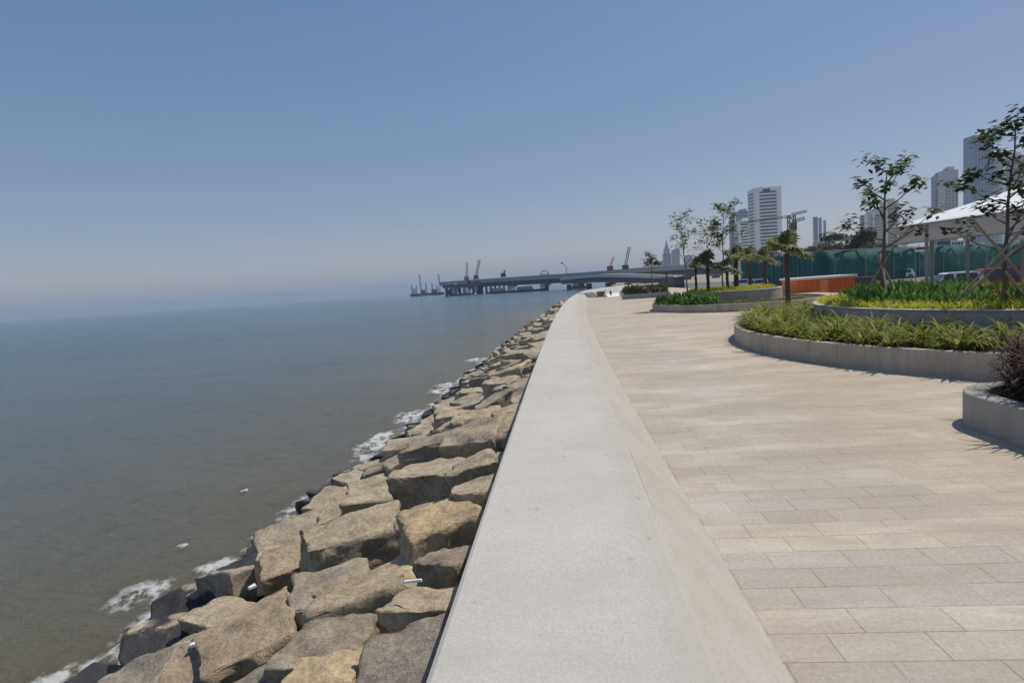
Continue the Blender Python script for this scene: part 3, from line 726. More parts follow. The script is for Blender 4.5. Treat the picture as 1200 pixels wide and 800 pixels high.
tree('young_tree', 'taller young tree at the right edge with dark leaves in front of the canopy', 'tree', pB, 3.45, .045, (.07, .02), 8, M['treeleaf'], M['bark'], 'young trees in the large planter', .25, 16, .85, 4, 18, .17, .10, .19, .5)
t = thing('tree_support', 'crossed wooden poles holding up the young tree at the right edge', 'tree support', pB)
for (x0, y0, x1, y1) in ((1137, 254, 1196, 322), (1200, 268, 1120, 352), (1212, 272, 1132, 345), (1178, 318, 1206, 352)):
    a, b = at(x0, y0, 11.45) - pB, at(x1, y1, 11.5) - pB; MB().tube([a, b], .022, 6).build('stake', M['wood'], t)
# thin trees and small palms in the smaller planter
for k, (x, top, Y, lab, H0) in enumerate([(805, 247, 31.5, 'thin sparse tree on the left of the smaller planter', 0), (830, 262, 33, 'slender bare tree in the middle of the smaller planter', 0), (847, 236, 31.2, 'tallest thin tree with leaning stem in the smaller planter', 0)]):
    b = at(x, 336, Y); b.z = P3uh - .1; tp = at(x, top, Y).z
    tree('thin_tree', lab, 'tree', b, (tp - b.z) * .93, .045, ((-.09, 0, .07)[k] * .6, 0), 20 + k, M['treelight'], M['palebark'], 'thin trees in the smaller planter', (.35, .55, .42)[k], (11, 8, 14)[k], .85, 3, (15, 10, 26)[k], .18, .13, .24, .9)

def fan_palm(lab, loc, H, r0, size, seed, group, nf=15, crown=None):
    r = random.Random(seed); t = thing('fan_palm', lab, 'palm', loc, 0, group)
    tr_ = MB(); tr_.tube([(0, 0, 0), (0.01, 0, H * .3), (0, 0.01, H * .7), (0, 0, H)], [r0 * 1.1, r0, r0 * .9, r0 * 1.05], 9); 
    for i in range(16):  # leaf bases give the trunk its rough outline
        z = H * (.1 + .88 * i / 16); a = i * 2.4; tr_.tube([(r0 * .8 * math.cos(a), r0 * .8 * math.sin(a), z), (r0 * 1.2 * math.cos(a), r0 * 1.2 * math.sin(a), z + .09)], [.022, .008], 4)
    tr_.build('trunk', M['palmbark'], t)
    for f in range(nf):
        az = f * 2.4 + r.uniform(-.3, .3); el = -.25 + 1.75 * ((f * .618) % 1); mb = MB()
        d = Vector((math.cos(az) * math.cos(el), math.sin(az) * math.cos(el), math.sin(el))); pl = size * r.uniform(.38, .55)
        s_ = Vector((-math.sin(az), math.cos(az), 0)); u_ = s_.cross(d).normalized() * -1
        b = Vector((0, 0, H)); e = b + d * pl; mb.tube([b, e], [.016, .009], 4)
        for k in range(13):
            th = R(-95 + 190 * k / 12); dd = d * math.cos(th) + s_ * math.sin(th); ln = size * r.uniform(.52, .68) * (1 - .18 * abs(th))
            q = e + dd * ln * .6 + u_ * .03; tip = e + dd * ln + Vector((0, 0, -.22 * ln)); wv_ = dd.cross(u_).normalized() * size * .055
            o = len(mb.v); mb.v += [tuple(e), tuple(q + wv_), tuple(tip), tuple(q - wv_)]; mb.f.append((o, o + 1, o + 2, o + 3))
        mb.build('frond', M['palmleaf'], t)
    return t
def palm_at(lab, px, crown_y, Y, z0, r0, size, seed, group, nf=15):
    c = at(px, crown_y, Y); fan_palm(lab, (c.x, c.y, z0), c.z - z0, r0, size, seed, group, nf)
G = 'fan palms beside the planters'
palm_at('fan palm with thick dark trunk nearest the orange cabin', 922, 297, 24.2, 0, .095, 1.02, 1, G, 22)
palm_at('fan palm with slim trunk, middle of the three beside the road', 896, 306, 40, 0, .12, 1.05, 2, G)
palm_at('farthest fan palm with slim trunk to the right of the smaller planter', 878, 304, 50, 0, .14, 1.25, 3, G)
palm_at('squat palm with dark leaves at the right end of the smaller planter', 862, 304, 32.2, P3uh - .1, .12, .85, 4, 'small palms in the smaller planter', 12)
palm_at('small bushy palm in the middle of the smaller planter', 829, 312, 31, P3uh - .1, .08, .95, 5, 'small palms in the smaller planter', 16)
palm_at('small palm with leaning fronds right of the bushy palm', 852, 318, 30.6, P3uh - .1, .07, .8, 6, 'small palms in the smaller planter', 12)
palm_at('tiny palm with bare stem at the left of the smaller planter', 815, 315, 31.5, P3uh - .1, .06, .5, 7, 'small palms in the smaller planter', 10)

# far end of the promenade: hedge, shrubs, rubble, crate, barriers, pole
q = gnd(757, 349); hx, hy = q.x, q.y
t = thing('hedge_planter', 'low dark concrete trough holding a clipped hedge at the far end', 'planter', (hx, hy, 0))
loop_wall([(-2.0, -.6), (2.0, -.6), (2.0, .6), (-2.0, .6)], [(-1.88, -.48), (1.88, -.48), (1.88, .48), (-1.88, .48)], 0, .42).build('wall', M['grey'], t)
MB().box((0, 0, .17), (3.76, .96, .3)).build('soil', M['soil'], t)
mb = MB(); r = random.Random(3)
for i in range(2600):
    p = Vector((r.uniform(-1.9, 1.9), r.uniform(-.55, .55), r.uniform(.34, 1.05)))
    leaf(mb, p, Vector((r.uniform(-1, 1), r.uniform(-1, 1), r.uniform(-.4, 1))), Vector((r.uniform(-1, 1), r.uniform(-1, 1), 1)), .16, .09)
o = mb.build('hedge', M['hedge']); o.location = (hx, hy, 0); tag(o, 'dull clipped hedge in the low concrete trough at the far end', 'hedge')
for k, (px, py, Y, lab) in enumerate([(744, 341, 58, 'grey green shrub left of the clipped hedge'), (738, 343, 60, 'pale dusty shrub next to the rubble')]):
    c = at(px, py, Y); me = bush_mesh(90 + k, 1.0, 1.1, 420, .22, .12, M['hedge'] if k else M['darkleaf'], 'shrub')
    inst(me, 'shrub', (c.x, c.y, 0), k, 1.0, lab, 'shrub', None)
c = at(764, 335, 62)
tree('small_tree', 'small leafy tree standing alone behind the clipped hedge', 'tree', (c.x, c.y, 0), 3.9, .07, (.02, 0), 33, M['treeleaf'], M['bark'], None, .55, 10, .8, 3, 24, .26, .18, .32, .7)
c = gnd(708, 348); t = thing('crate', 'low brown wooden crate beside the far sea wall', 'crate', (c.x, c.y, 0), .05)
for k in range(3):
    MB().box((0, -.5, .14 + k * .2), (1.5, .04, .17)).build('board', M['brown'], t)
    MB().box((0, .5, .14 + k * .2), (1.5, .04, .17)).build('board', M['brown'], t)
for sx in (-1, 1): MB().box((sx * .73, 0, .33), (.05, .94, .6)).build('end_panel', M['brown'], t)
rr_ = random.Random(9)
for k, (dx, dy, s_, lab) in enumerate([(-1.3, 2.2, 1.0, 'pale broken concrete lump left of the brown crate'), (.2, 2.0, .8, 'white broken concrete lump behind the brown crate'), (1.7, 2.4, 1.0, 'grey broken concrete lump right of the brown crate'), (-2.3, 3.4, .9, 'dusty rubble lump against the far sea wall')]):
    o = bpy.data.objects.new('rubble', rock_mesh(400 + k, (1.5 * s_, 1.1 * s_, .8 * s_), .15)); COL.objects.link(o); o.location = (c.x + dx, c.y + dy, .22); o.rotation_euler = (0, 0, k)
    o.data.materials.clear(); o.data.materials.append(M['offwhite'] if k in (0, 1) else M['planter']); tag(o, lab, 'rubble', 'rubble at the far end')
for k, (px, py, Y, ln, rz, lab) in enumerate([(722, 342, 66, 4.2, .9, 'white concrete road barrier near the rubble'), (733, 339, 74, 5.0, 1.0, 'white concrete road barrier farther along by the shrub')]):
    c2 = at(px, py, Y); o = MB().profile([(-.3, 0), (.3, 0), (.22, .12), (.10, .35), (.08, .82), (-.08, .82), (-.10, .35), (-.22, .12)], -ln / 2, ln / 2).build('road_barrier', M['white'])
    o.location = (c2.x, c2.y, 0); o.rotation_euler = (0, 0, rz); tag(o, lab, 'barrier', 'white road barriers')
c = at(782, 345, 45); t = thing('bollard_light', 'tall thin dark pole light behind the smaller planter', 'lamp post', (c.x, c.y, 0))
MB().tube([(0, 0, 0), (0, 0, 1.9)], .055, 8).build('post', M['darkgrey'], t); MB().tube([(0, 0, 1.9), (0, 0, 2.1)], [.16, .16], 10).build('lamp_head', M['darkgrey'], t)

# ------------------------------------------------------------------ vehicles, cabin
def car(lab, cat, loc, rz, paint, L=4.3, W=1.75, H=1.5, group=None, van=False):
    t = thing('parked_' + cat.split()[-1], lab, cat, loc, rz, group)
    h = L / 2; b = .62 if not van else .9
    low = [(-h, .30), (-h + .05, .62), (-h + .18, b + .22), (h * .42, b + .24), (h - .30, b + .12), (h - .05, .62), (h, .32), (h - .1, .22), (-h + .1, .22)]
    MB().profile(low, -W / 2, W / 2).build('body', paint, t)
    r_ = H; cab = [(-h + .22, b + .2), (-h + .45, r_ - .05), (-h + .75, r_), (h * .12, r_ - .02), (h * .22, r_ - .08), (h * .50, b + .22)] if not van else [(-h + .05, b + .2), (-h + .1, r_), (h * .45, r_), (h * .85, b + .22)]
    mb = MB(); k = len(cab)
    for s_ in (-1, 1):
        for (y, z) in cab: mb.v.append((s_ * (W / 2 - .05 - .16 * (z - b) / (r_ - b)), y, z))
    mb.f = [tuple(range(k)), tuple(reversed(range(k, 2 * k)))] + [(i, k + i, k + (i + 1) % k, (i + 1) % k) for i in range(k)]
    mb.build('cabin', paint, t)
    for s_ in (-1, 1):
        for (y0, y1) in ((-h + .62, -.15), (-.05, h * .30)):
            x0, x1 = s_ * (W / 2 - .075), s_ * (W / 2 - .175); MB().add([(x0, y0, b + .28), (x0, y1 + .18, b + .28), (x1, y1 - .05, r_ - .12), (x1, y0 + .12, r_ - .12)], [(0, 1, 2, 3)]).build('window', M['glass'], t)
        MB().box((s_ * (W / 2 - .28), h - .11, .68), (.36, .14, .16)).build('headlight', M['lamp'], t)
        MB().box((s_ * (W / 2 - .2), -h + .08, .78), (.2, .12, .24)).build('tail_light', M['red'], t)
        for y in (-h * .62, h * .62):
            wh = MB().tube([(s_ * (W / 2 - .2), y, .32), (s_ * (W / 2 + .012), y, .32)], .32, 16).build('wheel', M['rubber'], t)
            MB().tube([(s_ * (W / 2), y, .32), (s_ * (W / 2 + .022), y, .32)], .19, 12).build('rim', M['steel'], wh)
    MB().add([(-W / 2 + .2, h * .49, b + .26), (W / 2 - .2, h * .49, b + .26), (W / 2 - .28, h * .25, r_ - .1), (-W / 2 + .28, h * .25, r_ - .1)], [(0, 1, 2, 3)]).build('windscreen', M['glass'], t)
    return t
def car_at(lab, cat, px, Y, rz, paint, **k):
    c = at(px, 330, Y); return car(lab, cat, (c.x, c.y, LAND + .006), R(rz), M[paint], **k)
car_at('white car parked in front of the green fence beneath the canopy', 'car', 1113, 46, 80, 'carwhite', H=1.62)
car_at('dark red car parked right behind the white car under the canopy', 'car', 1158, 50, 88, 'red', L=4.6, H=1.65)
car_at('red and maroon car parked right of the orange cabin', 'car', 1004, 56, 75, 'darkred')
car_at('white car half hidden behind the stakes of the young tree', 'car', 1053, 98, 78, 'carwhite', H=1.45)
car_at('white car seen between the palm trunks on the road', 'car', 884, 90, 70, 'carwhite', H=1.5)
car_at('dark blue car right of the white car between the palm trunks', 'car', 909, 86, 65, 'carblue', H=1.45)
car_at('white car farther back beside the smaller planter', 'car', 866, 100, 60, 'carwhite')
car_at('dark grey van behind the smaller planter at the far road', 'van', 785, 105, 30, 'darkgrey', L=5.4, W=2.0, H=2.6, van=True)
# orange cabin
c = at(958, 340, 44); t = thing('orange_cabin', 'long orange ribbed site cabin with a white roof behind the large planter', 'cabin', (c.x, c.y, LAND), R(4))
zt = at(961, 326, 44).z - LAND; mb = MB(); x = -2.35
MB().box((0, 0, zt / 2), (4.05, 2.2, zt)).build('wall', M['orange'], t)
for i in range(17): 
    if not 7 <= i <= 8: MB_ = mb.box((-1.94 + i * .242, -1.12, zt / 2), (.12, .045, zt - .1))
mb.build('rib', M['orange'], t)
MB().box((-.12, -1.13, zt / 2), (.52, .06, zt - .12)).build('door', M['orange_light'], t)
MB().box((0, 0, zt + .07), (4.3, 2.4, .14)).build('roof', M['white'], t)

# ------------------------------------------------------------------ canopy
YE = 32.0; t = thing('canopy', 'large white tensile canopy with pointed corners on tall grey poles', 'canopy', (0, 0, 0))
nl = at(1037, 269, YE); nr = at(1262, 238, YE - 4); fl = at(1046, 287, YE + 12); fr = at(1275, 268, YE + 9); pk = at(1216, 212, YE + 4)
N = 14; mb = MB()
def edge(a, b, s, sag): q = a.lerp(b, s); return q + (Vector((0, 0, 0))) + (pk - q).normalized() * sag * math.sin(PI * s)
E = [edge(nl, nr, i / N, .10) for i in range(N)] + [edge(nr, fr, i / N, .3) for i in range(N)] + [edge(fr, fl, i / N, .4) for i in range(N)] + [edge(fl, nl, i / N, .5) for i in range(N)]
K = 8
for j in range(K + 1):
    s = j / K
    for e in E:
        q = e.lerp(pk, s); q.z = e.z + (pk.z - e.z) * (0.93 * s + 0.07 * s ** 2.4); mb.v.append(tuple(q))
ne = len(E)
mb.f = [(j * ne + i, j * ne + (i + 1) % ne, (j + 1) * ne + (i + 1) % ne, (j + 1) * ne + i) for j in range(K) for i in range(ne)]
o = mb.build('fabric', M['tent'], t, True); sm = o.modifiers.new('s', 'SOLIDIFY'); sm.thickness = .015
for a, b in ((nl, nr), (nr, fr), (fr, fl), (fl, nl)): MB().tube([edge(a, b, i / 10, .1 if a is nl else .35) for i in range(11)], .045, 6).build('edge_beam', M['steel'], t)
for (px, Y, w_) in ((1086, YE, .085), (1092, YE + 11.5, .14), (1134, YE + 11, .10), (1238, YE - 3, .1), (1198, YE + 10, .10)):
    b = at(px, 330, Y); zt = at(px, 262, YE).z if Y < YE + 1 else at(px, 281, Y).z
    MB().tube([(b.x, b.y, LAND), (b.x, b.y, zt)], w_, 10).build('pole', M['steel'], t)
# ------------------------------------------------------------------ green fence
t = thing('fence', 'long green netted site fence behind the parked cars', 'fence', (0, 0, LAND))
f0, f1, f2 = Vector((33.5, 114, 0)), Vector((36, 85, 0)), Vector((118, 142, 0)); FH = 4.75
mb = MB(); pts = [f0.lerp(f1, i / 20) for i in range(20)] + [f1.lerp(f2, i / 40) for i in range(41)]
for i, q in enumerate(pts):
    for k in range(4): mb.v.append((q.x + .12 * math.sin(i * 1.3 + k), q.y + .12 * math.cos(i * 1.7 + k), FH * k / 3 - (.10 * math.sin(i * 1.1) ** 2 if k == 3 else 0)))
mb.f = [(i * 4 + k, (i + 1) * 4 + k, (i + 1) * 4 + k + 1, i * 4 + k + 1) for i in range(len(pts) - 1) for k in range(3)]
o = mb.build('netting', M['net'], t, True); sm = o.modifiers.new('s', 'SOLIDIFY'); sm.thickness = .03
for i in range(0, len(pts), 3):
    q = pts[i]; MB().tube([(q.x - .1, q.y - .2, 0), (q.x - .1, q.y - .2, FH + .25)], .06, 6).build('post', M['steel'], t)
MB().tube([(q.x, q.y - .15, FH + .02) for q in pts], .035, 5).build('top_rail', M['grey'], t)

# ------------------------------------------------------------------ buildings behind
def tower(lab, x0, x1, top, D, wallm, glassm, floors, style='band', depth=None, rz=0.0, name='apartment_tower', cat='tower', crown=True):
    a, b, tp = at(x0, 310, D), at(x1, 310, D), at((x0 + x1) / 2, top, D)
    W = (b - a).length; H = tp.z - LAND; dp = depth or W * .8
    # body faces the camera; left side also seen where the tower is turned
    t = thing(name, lab, cat, ((a.x + b.x) / 2, D + dp / 2, LAND), rz)
    MB().box((0, 0, H / 2), (W * .985, dp, H)).build('wall', M[wallm], t)
    fh = H / floors
    if style == 'band':
        for i in range(1, floors - 1):
            MB().box((0, -dp / 2, fh * (i + .52)), (W * .60, .8, fh * .52)).build('window', M[glassm], t)
            MB().box((0, -dp / 2 - .75, fh * (i + .12)), (W * .64, 1.5, fh * .26)).build('balcony', M[wallm], t)
            if i % 1 == 0: MB().box((-W * .4925, 0, fh * (i + .5)), (.5, dp * .72, fh * .55)).build('window', M[glassm], t)
        MB().box((-W * .40, -dp / 2 - .4, H / 2), (W * .10, 1.2, H * .995)).build('pier', M['white'], t)
        MB().box((W * .40, -dp / 2 - .4, H / 2), (W * .14, 1.2, H * .995)).build('pier', M['white'], t)
    elif style == 'grid':
        nb = 4
        for j in range(nb):
            for i in range(1, floors, 1):
                if i * nb > 96: break
                MB().box((W * (-.36 + .72 * j / (nb - 1)), -dp / 2, fh * (i + .5)), (W * .13, .5, fh * .6)).build('window', M[glassm], t)
    elif style == 'glass':
        for j in range(7):
            MB().box((W * (-.46 + .92 * j / 6), -dp / 2 - .2, H / 2), (W * .02, .8, H * .99)).build('mullion', M['paleblue'], t)
        for i in range(1, floors):
            MB().box((0, -dp / 2 - .05, fh * i), (W * .96, .35, fh * .22)).build('spandrel', M['bluegrey'], t)
    if crown: 
        MB().box((W * .1, 0, H + 1.6), (W * .45, dp * .5, 3.2)).build('roof_house', M[wallm], t)
        MB().box((-W * .22, 0, H + .8), (W * .2, dp * .3, 1.6)).build('water_tank', M['grey'], t)
    return t, W, H, dp
T, W, H, dp = tower('tall white apartment tower with stacked balconies, largest on the skyline', 886, 918, 219, 800, 'white', 'winglass', 25)
MB().box((-W * .05, -dp / 2 - .5, H - 4), (W * .25, 1.6, 3.5)).build('roof_opening', M['navy'], T)
tower('white banded apartment block stepping down left of the tallest white tower', 866, 884, 258, 860, 'white', 'winglass', 18)
tower('blue grey tower rising behind the white banded block', 867, 880, 247, 900, 'bluegrey', 'navy', 20, 'grid')
tower('narrow dark tower at the left end of the white group', 857, 863, 253, 950, 'bluegrey', 'navy', 18, 'grid', crown=False)
tower('very thin dark tower standing alone right of the tower crane', 955, 959.5, 254, 1050, 'bluegrey', 'navy', 20, 'grid', crown=False)
tower('very thin pale tower beside the thin dark tower', 961, 964, 255, 1150, 'grey', 'bluegrey', 20, 'grid', crown=False)
tower('thin hazy tower right of the two thin towers', 966.5, 969, 258, 1250, 'grey', 'bluegrey', 18, 'grid', crown=False)
tower('dark slim tower left of the pale block behind the young tree', 1010, 1014.5, 252, 760, 'bluegrey', 'navy', 17, 'grid', crown=False)
tower('pale slim block with white piers behind the young tree', 1016, 1022, 250, 700, 'white', 'bluegrey', 17, 'grid')
tower('pale wide apartment block directly behind the young tree trunk', 1023, 1035, 247, 680, 'offwhite', 'bluegrey', 18, 'band')
tower('cream apartment tower whose top shows above the canopy corner', 1038, 1054, 236, 640, 'cream', 'grey', 20, 'band')
tower('grey tower on the left of the twin towers above the canopy', 1096, 1106, 206, 610, 'bluegrey', 'navy', 30, 'grid')
tower('pale brown tower on the right of the twin towers above the canopy', 1107, 1123, 199, 590, 'offwhite', 'bluegrey', 28, 'grid')
tower('tall blue glass tower above the canopy', 1139, 1164, 158, 520, 'tower_glass', 'navy', 34, 'glass', depth=11, crown=False)
tower('pale hazy apartment tower behind the young tree at the right edge', 1172, 1206, 182, 560, 'offwhite', 'bluegrey', 26, 'band')
# spire tower over the bridge
T, W, H, dp = tower('hazy grey tower with a pointed spire above the bridge', 778, 787, 297, 1500, 'bluegrey', 'navy', 14, 'grid', crown=False)
MB().box((0, 0, H + 6), (W * .7, dp * .7, 12)).build('upper_stage', M['bluegrey'], T); MB().box((0, 0, H + 12 + 11), (W * .5, dp * .5, 22), 0, .05).build('spire', M['bluegrey'], T)
tower('hazy pale block right of the pointed tower above the bridge', 788.5, 797, 293, 1450, 'grey', 'bluegrey', 12, 'grid')
tower('low hazy block right of the pale block above the bridge', 803, 812, 300, 1500, 'grey', 'bluegrey', 10, 'grid')
# low buildings behind the fence
for (x0, x1, top, D, mm, fl, lab) in [(1098, 1114, 281, 190, 'bluegrey', 4, 'low grey building with rows of windows behind the fence'), (1115, 1129, 282, 190, 'white', 4, 'low white building under the canopy edge behind the fence'),
                                  (1131, 1172, 284, 190, 'offwhite', 4, 'long pale building behind the fence right of the low white one'), (958, 974, 283, 260, 'cream', 4, 'small cream house among the far trees')]:
    tower(lab, x0, x1, top, D, mm, 'navy', fl, 'grid', name='low_building', cat='building', crown=False)
b_ = at(1080, 292, 80)
t = thing('hoarding_board', 'small pink and white notice board above the fence under the canopy', 'sign', (b_.x, b_.y, LAND)); hz_ = b_.z - LAND
MB().box((0, 0, hz_), (1.6, .08, .6)).build('panel', M['white'], t); MB().box((0, -.045, hz_ + .1), (1.5, .02, .28)).build('stripe', M['red'], t)
for s_ in (-.7, .7): MB().tube([(s_, .06, 0), (s_, .06, hz_)], .04, 6).build('post', M['steel'], t)
# tower crane beside the white tower
c = at(928.5, 300, 330); tz = at(928, 252, 330).z
t = thing('tower_crane', 'tower crane with lattice mast and two level arms right of the tallest white tower', 'crane', (c.x, c.y, LAND))
MB().lattice((0, 0, 0), (0, 0, tz - LAND), 3.0, 12, .28).build('mast', M['darkgrey'], t)
MB().lattice((-26, 3, tz - LAND - 1.9), (0, 0, tz - LAND - .6), 1.0, 14, .13).build('jib', M['darkgrey'], t)
MB().lattice((0, 0, tz - LAND + .3), (7.5, -1, tz - LAND + 1.4), 1.0, 6, .15).build('jib', M['darkgrey'], t)
MB().lattice((0, 0, tz - LAND - 3.5), (6.5, -1, tz - LAND - 2.2), 1.2, 4, .18).build('counter_jib', M['darkgrey'], t)
MB().box((.5, -1.6, tz - LAND - 6), (2.6, 2.0, 4.0)).build('operator_cabin', M['darkgrey'], t)
# trees beyond the fence
rt_ = random.Random(77)
def crown_mesh(seed, rx, rz_, n, L):
    r = random.Random(seed); mb = MB(); lobes = [(Vector((r.uniform(-.6, .6) * rx, r.uniform(-.6, .6) * rx, r.uniform(-.3, .5) * rz_)), r.uniform(.35, .6)) for _ in range(9)]
    for i in range(n):
        c, s_ = r.choice(lobes); d = Vector((r.gauss(0, 1), r.gauss(0, 1), r.gauss(0, .8))).normalized() * r.uniform(.55, 1.0) ** .5
        p = c + Vector((d.x * rx * s_, d.y * rx * s_, d.z * rz_ * s_))
        leaf(mb, p, Vector((r.uniform(-1, 1), r.uniform(-1, 1), r.uniform(-.8, .5))), Vector((r.uniform(-.8, .8), r.uniform(-.8, .8), 1)), L * r.uniform(.6, 1.3), L * .6 * r.uniform(.6, 1.3))
    return mesh_of(mb, 'crown', M['fartree'])
crowns = [crown_mesh(500 + i, 1, .72, 1500, .18) for i in range(4)]
def far_tree(px, top, Y, wpx, lab, flat=1.0):
    c = at(px, top, Y); R_ = wpx * Y / F / 2; H = c.z - LAND; ch = min(R_ * 1.2, H * .75) * flat
    t = thing('broad_tree', lab, 'tree', (c.x, c.y, LAND), 0, 'trees beyond the green fence')
    k = R_ / 9; MB().tube([(0, 0, 0), (k, 0, H * .3), (0, k, H * .75)], [R_ * .07, R_ * .055, R_ * .03], 7).build('trunk', M['bark'], t)
    o = bpy.data.objects.new('crown', rt_.choice(crowns)); COL.objects.link(o); o.parent = t; o.location = (0, 0, H - ch * .62); o.scale = (R_, R_, ch); o.rotation_euler = (0, 0, rt_.uniform(0, 6)); return t
ft = [(948, 289, 150, 22, 'low dull tree just right of the nearest fan palm'), (964, 287, 160, 26, 'rounded tree behind the orange cabin'), (982, 284, 150, 28, 'wide tree above the fence, between the thin towers and young tree'),
      (978, 272, 170, 30, 'flat topped tree rising above its neighbours beyond the fence'), (1003, 275, 130, 34, 'bushy tree left of the young tree stakes'), (1012, 268, 110, 24, 'taller dark tree close behind the young tree'),
      (1022, 284, 120, 30, 'low spreading tree behind the young tree trunk'), (1044, 285, 125, 26, 'low tree under the left corner of the canopy'), (1064, 289, 130, 24, 'small tree above the fence under the canopy'), (1190, 284, 120, 46, 'dark tree beneath the canopy at the right edge'),
      (905, 296, 220, 24, 'hazy low tree left of the nearest fan palm'), (884, 298, 240, 22, 'hazy low tree behind the palm trunks')]
ft += [(935, 291, 175, 26, 'hazy rounded tree right behind the nearest fan palm crown'), (957, 291, 165, 24, 'low hazy tree between the cream house and the palm'), (973, 289, 150, 26, 'low dense tree below the flat topped tree'),
       (992, 287, 145, 28, 'dense tree above the fence left of the bushy tree'), (1034, 288, 150, 26, 'dense low tree right behind the trunk of the young tree'), (1053, 291, 160, 22, 'low hazy tree left of the notice board')]
for i, (px, tp, Y, wpx, lab) in enumerate(ft): far_tree(px, tp, Y + 45, wpx, lab, .55 if 'flat' in lab else 1.0)

# ------------------------------------------------------------------ bridge, works, barges
t = thing('bridge', 'long grey elevated road bridge on piers across the far water', 'bridge', (0, 0, 0))
bp = [at(522, 333, 640), at(600, 328.5, 520), at(700, 322.5, 440), at(770, 317, 410), at(850, 312.5, 400)]
def cat_path(pts, n):
    out = []
    for i in range(len(pts) - 1):
        p0, p1, p2, p3 = pts[max(i - 1, 0)], pts[i], pts[i + 1], pts[min(i + 2, len(pts) - 1)]
        for k in range(n):
            s = k / n; out.append(.5 * ((2 * p1) + (p2 - p0) * s + (2 * p0 - 5 * p1 + 4 * p2 - p3) * s * s + (3 * p1 - p0 - 3 * p2 + p3) * s ** 3))
    return out + [pts[-1]]
path = cat_path(bp, 10)
def sweep3(path, prof):
    mb = MB(); k = len(prof)
    for i, q in enumerate(path):
        d = path[min(i + 1, len(path) - 1)] - path[max(i - 1, 0)]; d.z = 0; d.normalize(); nr_ = Vector((d.y, -d.x, 0))
        for (a, z) in prof: v_ = q + nr_ * a; mb.v.append((v_.x, v_.y, v_.z + z))
    for j in range(len(path) - 1):
        for i in range(k): mb.f.append((j * k + i, (j + 1) * k + i, (j + 1) * k + (i + 1) % k, j * k + (i + 1) % k))
    mb.f.append(tuple(range(k))); mb.f.append(tuple((len(path) - 1) * k + i for i in reversed(range(k)))); return mb
sweep3(path, [(6.8, 0), (6.8, -.7), (4.0, -1.4), (3.4, -4.2), (-3.4, -4.2), (-4, -1.4), (-6.8, -.7), (-6.8, 0)]).build('girder', M['girder'], t)
sweep3(path, [(6.9, -.6), (6.9, 2.6), (6.6, 2.6), (6.6, -.6)]).build('parapet', M['bridge'], t)
sweep3(path, [(-6.6, -.6), (-6.6, 3.0), (-6.9, 3.0), (-6.9, -.6)]).build('parapet', M['white'], t)
for i in range(2, len(path), 4):
    q = path[i]; MB().box((q.x, q.y, (q.z - 4.2 + SEA) / 2 - .5), (4.2, 2.6, q.z - 4.2 - SEA + 1), .3).build('pier', M['girder'], t)
    MB().box((q.x, q.y, q.z - 4.9), (8, 3.2, 1.3), .3).build('pier_cap', M['bridge'], t)
# a second, lower carriageway that comes ashore
t = thing('ramp_bridge', 'lower white edged bridge ramp coming ashore at the far end of the wall', 'bridge', (0, 0, 0))
p2 = cat_path([at(664, 326, 420), at(700, 322.8, 370), at(735, 322.3, 340), at(795, 324, 320)], 8)
sweep3(p2, [(5, .7), (5, -1.0), (3, -1.4), (-3, -1.4), (-5, -1.0), (-5, .7), (-4.7, .7), (-4.7, 0), (4.7, 0), (4.7, .7)]).build('deck', M['offwhite'], t)
sweep3(p2, [(4.1, -1.45), (4.1, -4.0), (-4.1, -4.0), (-4.1, -1.45)]).build('girder', M['girder'], t)
for i in range(1, len(p2), 5):
    q = p2[i]; MB().box((q.x, q.y, (q.z - 4.4 + SEA) / 2 - .5), (3, 2, q.z - 4.4 - SEA + 1), .3).build('pier', M['girder'], t)
# piled jetty with sheds at the left end of the bridge
c = gnd(555, 345, SEA); c = at(560, 344, 560)
t = thing('work_jetty', 'dark piled work jetty at the left end of the bridge', 'jetty', (c.x, c.y, SEA), .06); jw = 78 * 560 / F
MB().box((0, 0, 9.0), (jw, 14, 2.6)).build('deck', M['girder'], t)
for i in range(15):
    for s_ in (-5, 5): MB().tube([(-jw / 2 + 2 + i * (jw - 4) / 14, s_, -3), (-jw / 2 + 2 + i * (jw - 4) / 14, s_, 8)], .7, 7).build('pile', M['navy'], t)
for i in range(6): MB().box((-jw / 2 + 4 + i * 5.2, -6.2, 3.6 + (i % 3) * .8), (3.4, 1.5, 5 + (i % 2) * 2)).build('formwork', M['bluegrey' if i % 2 else 'navy'], t)
rj = random.Random(4)
for i in range(9):
    d_ = (rj.uniform(2.5, 6), 2.6, rj.uniform(1.6, 3.4)); o = MB().box((0, 0, d_[2] / 2), d_).box((0, -1.33, d_[2] * .45), (d_[0] * .3, .1, d_[2] * .8)).build('site_container', M[rj.choice(('navy', 'grey', 'rust', 'bluegrey', 'offwhite'))])
    o.location = (c.x - jw / 2 + 3.5 + i * (jw - 7) / 8, c.y - rj.uniform(1, 5), SEA + 10.32); tag(o, 'small site container standing on the deck of the piled jetty', 'container', 'containers on the piled jetty')
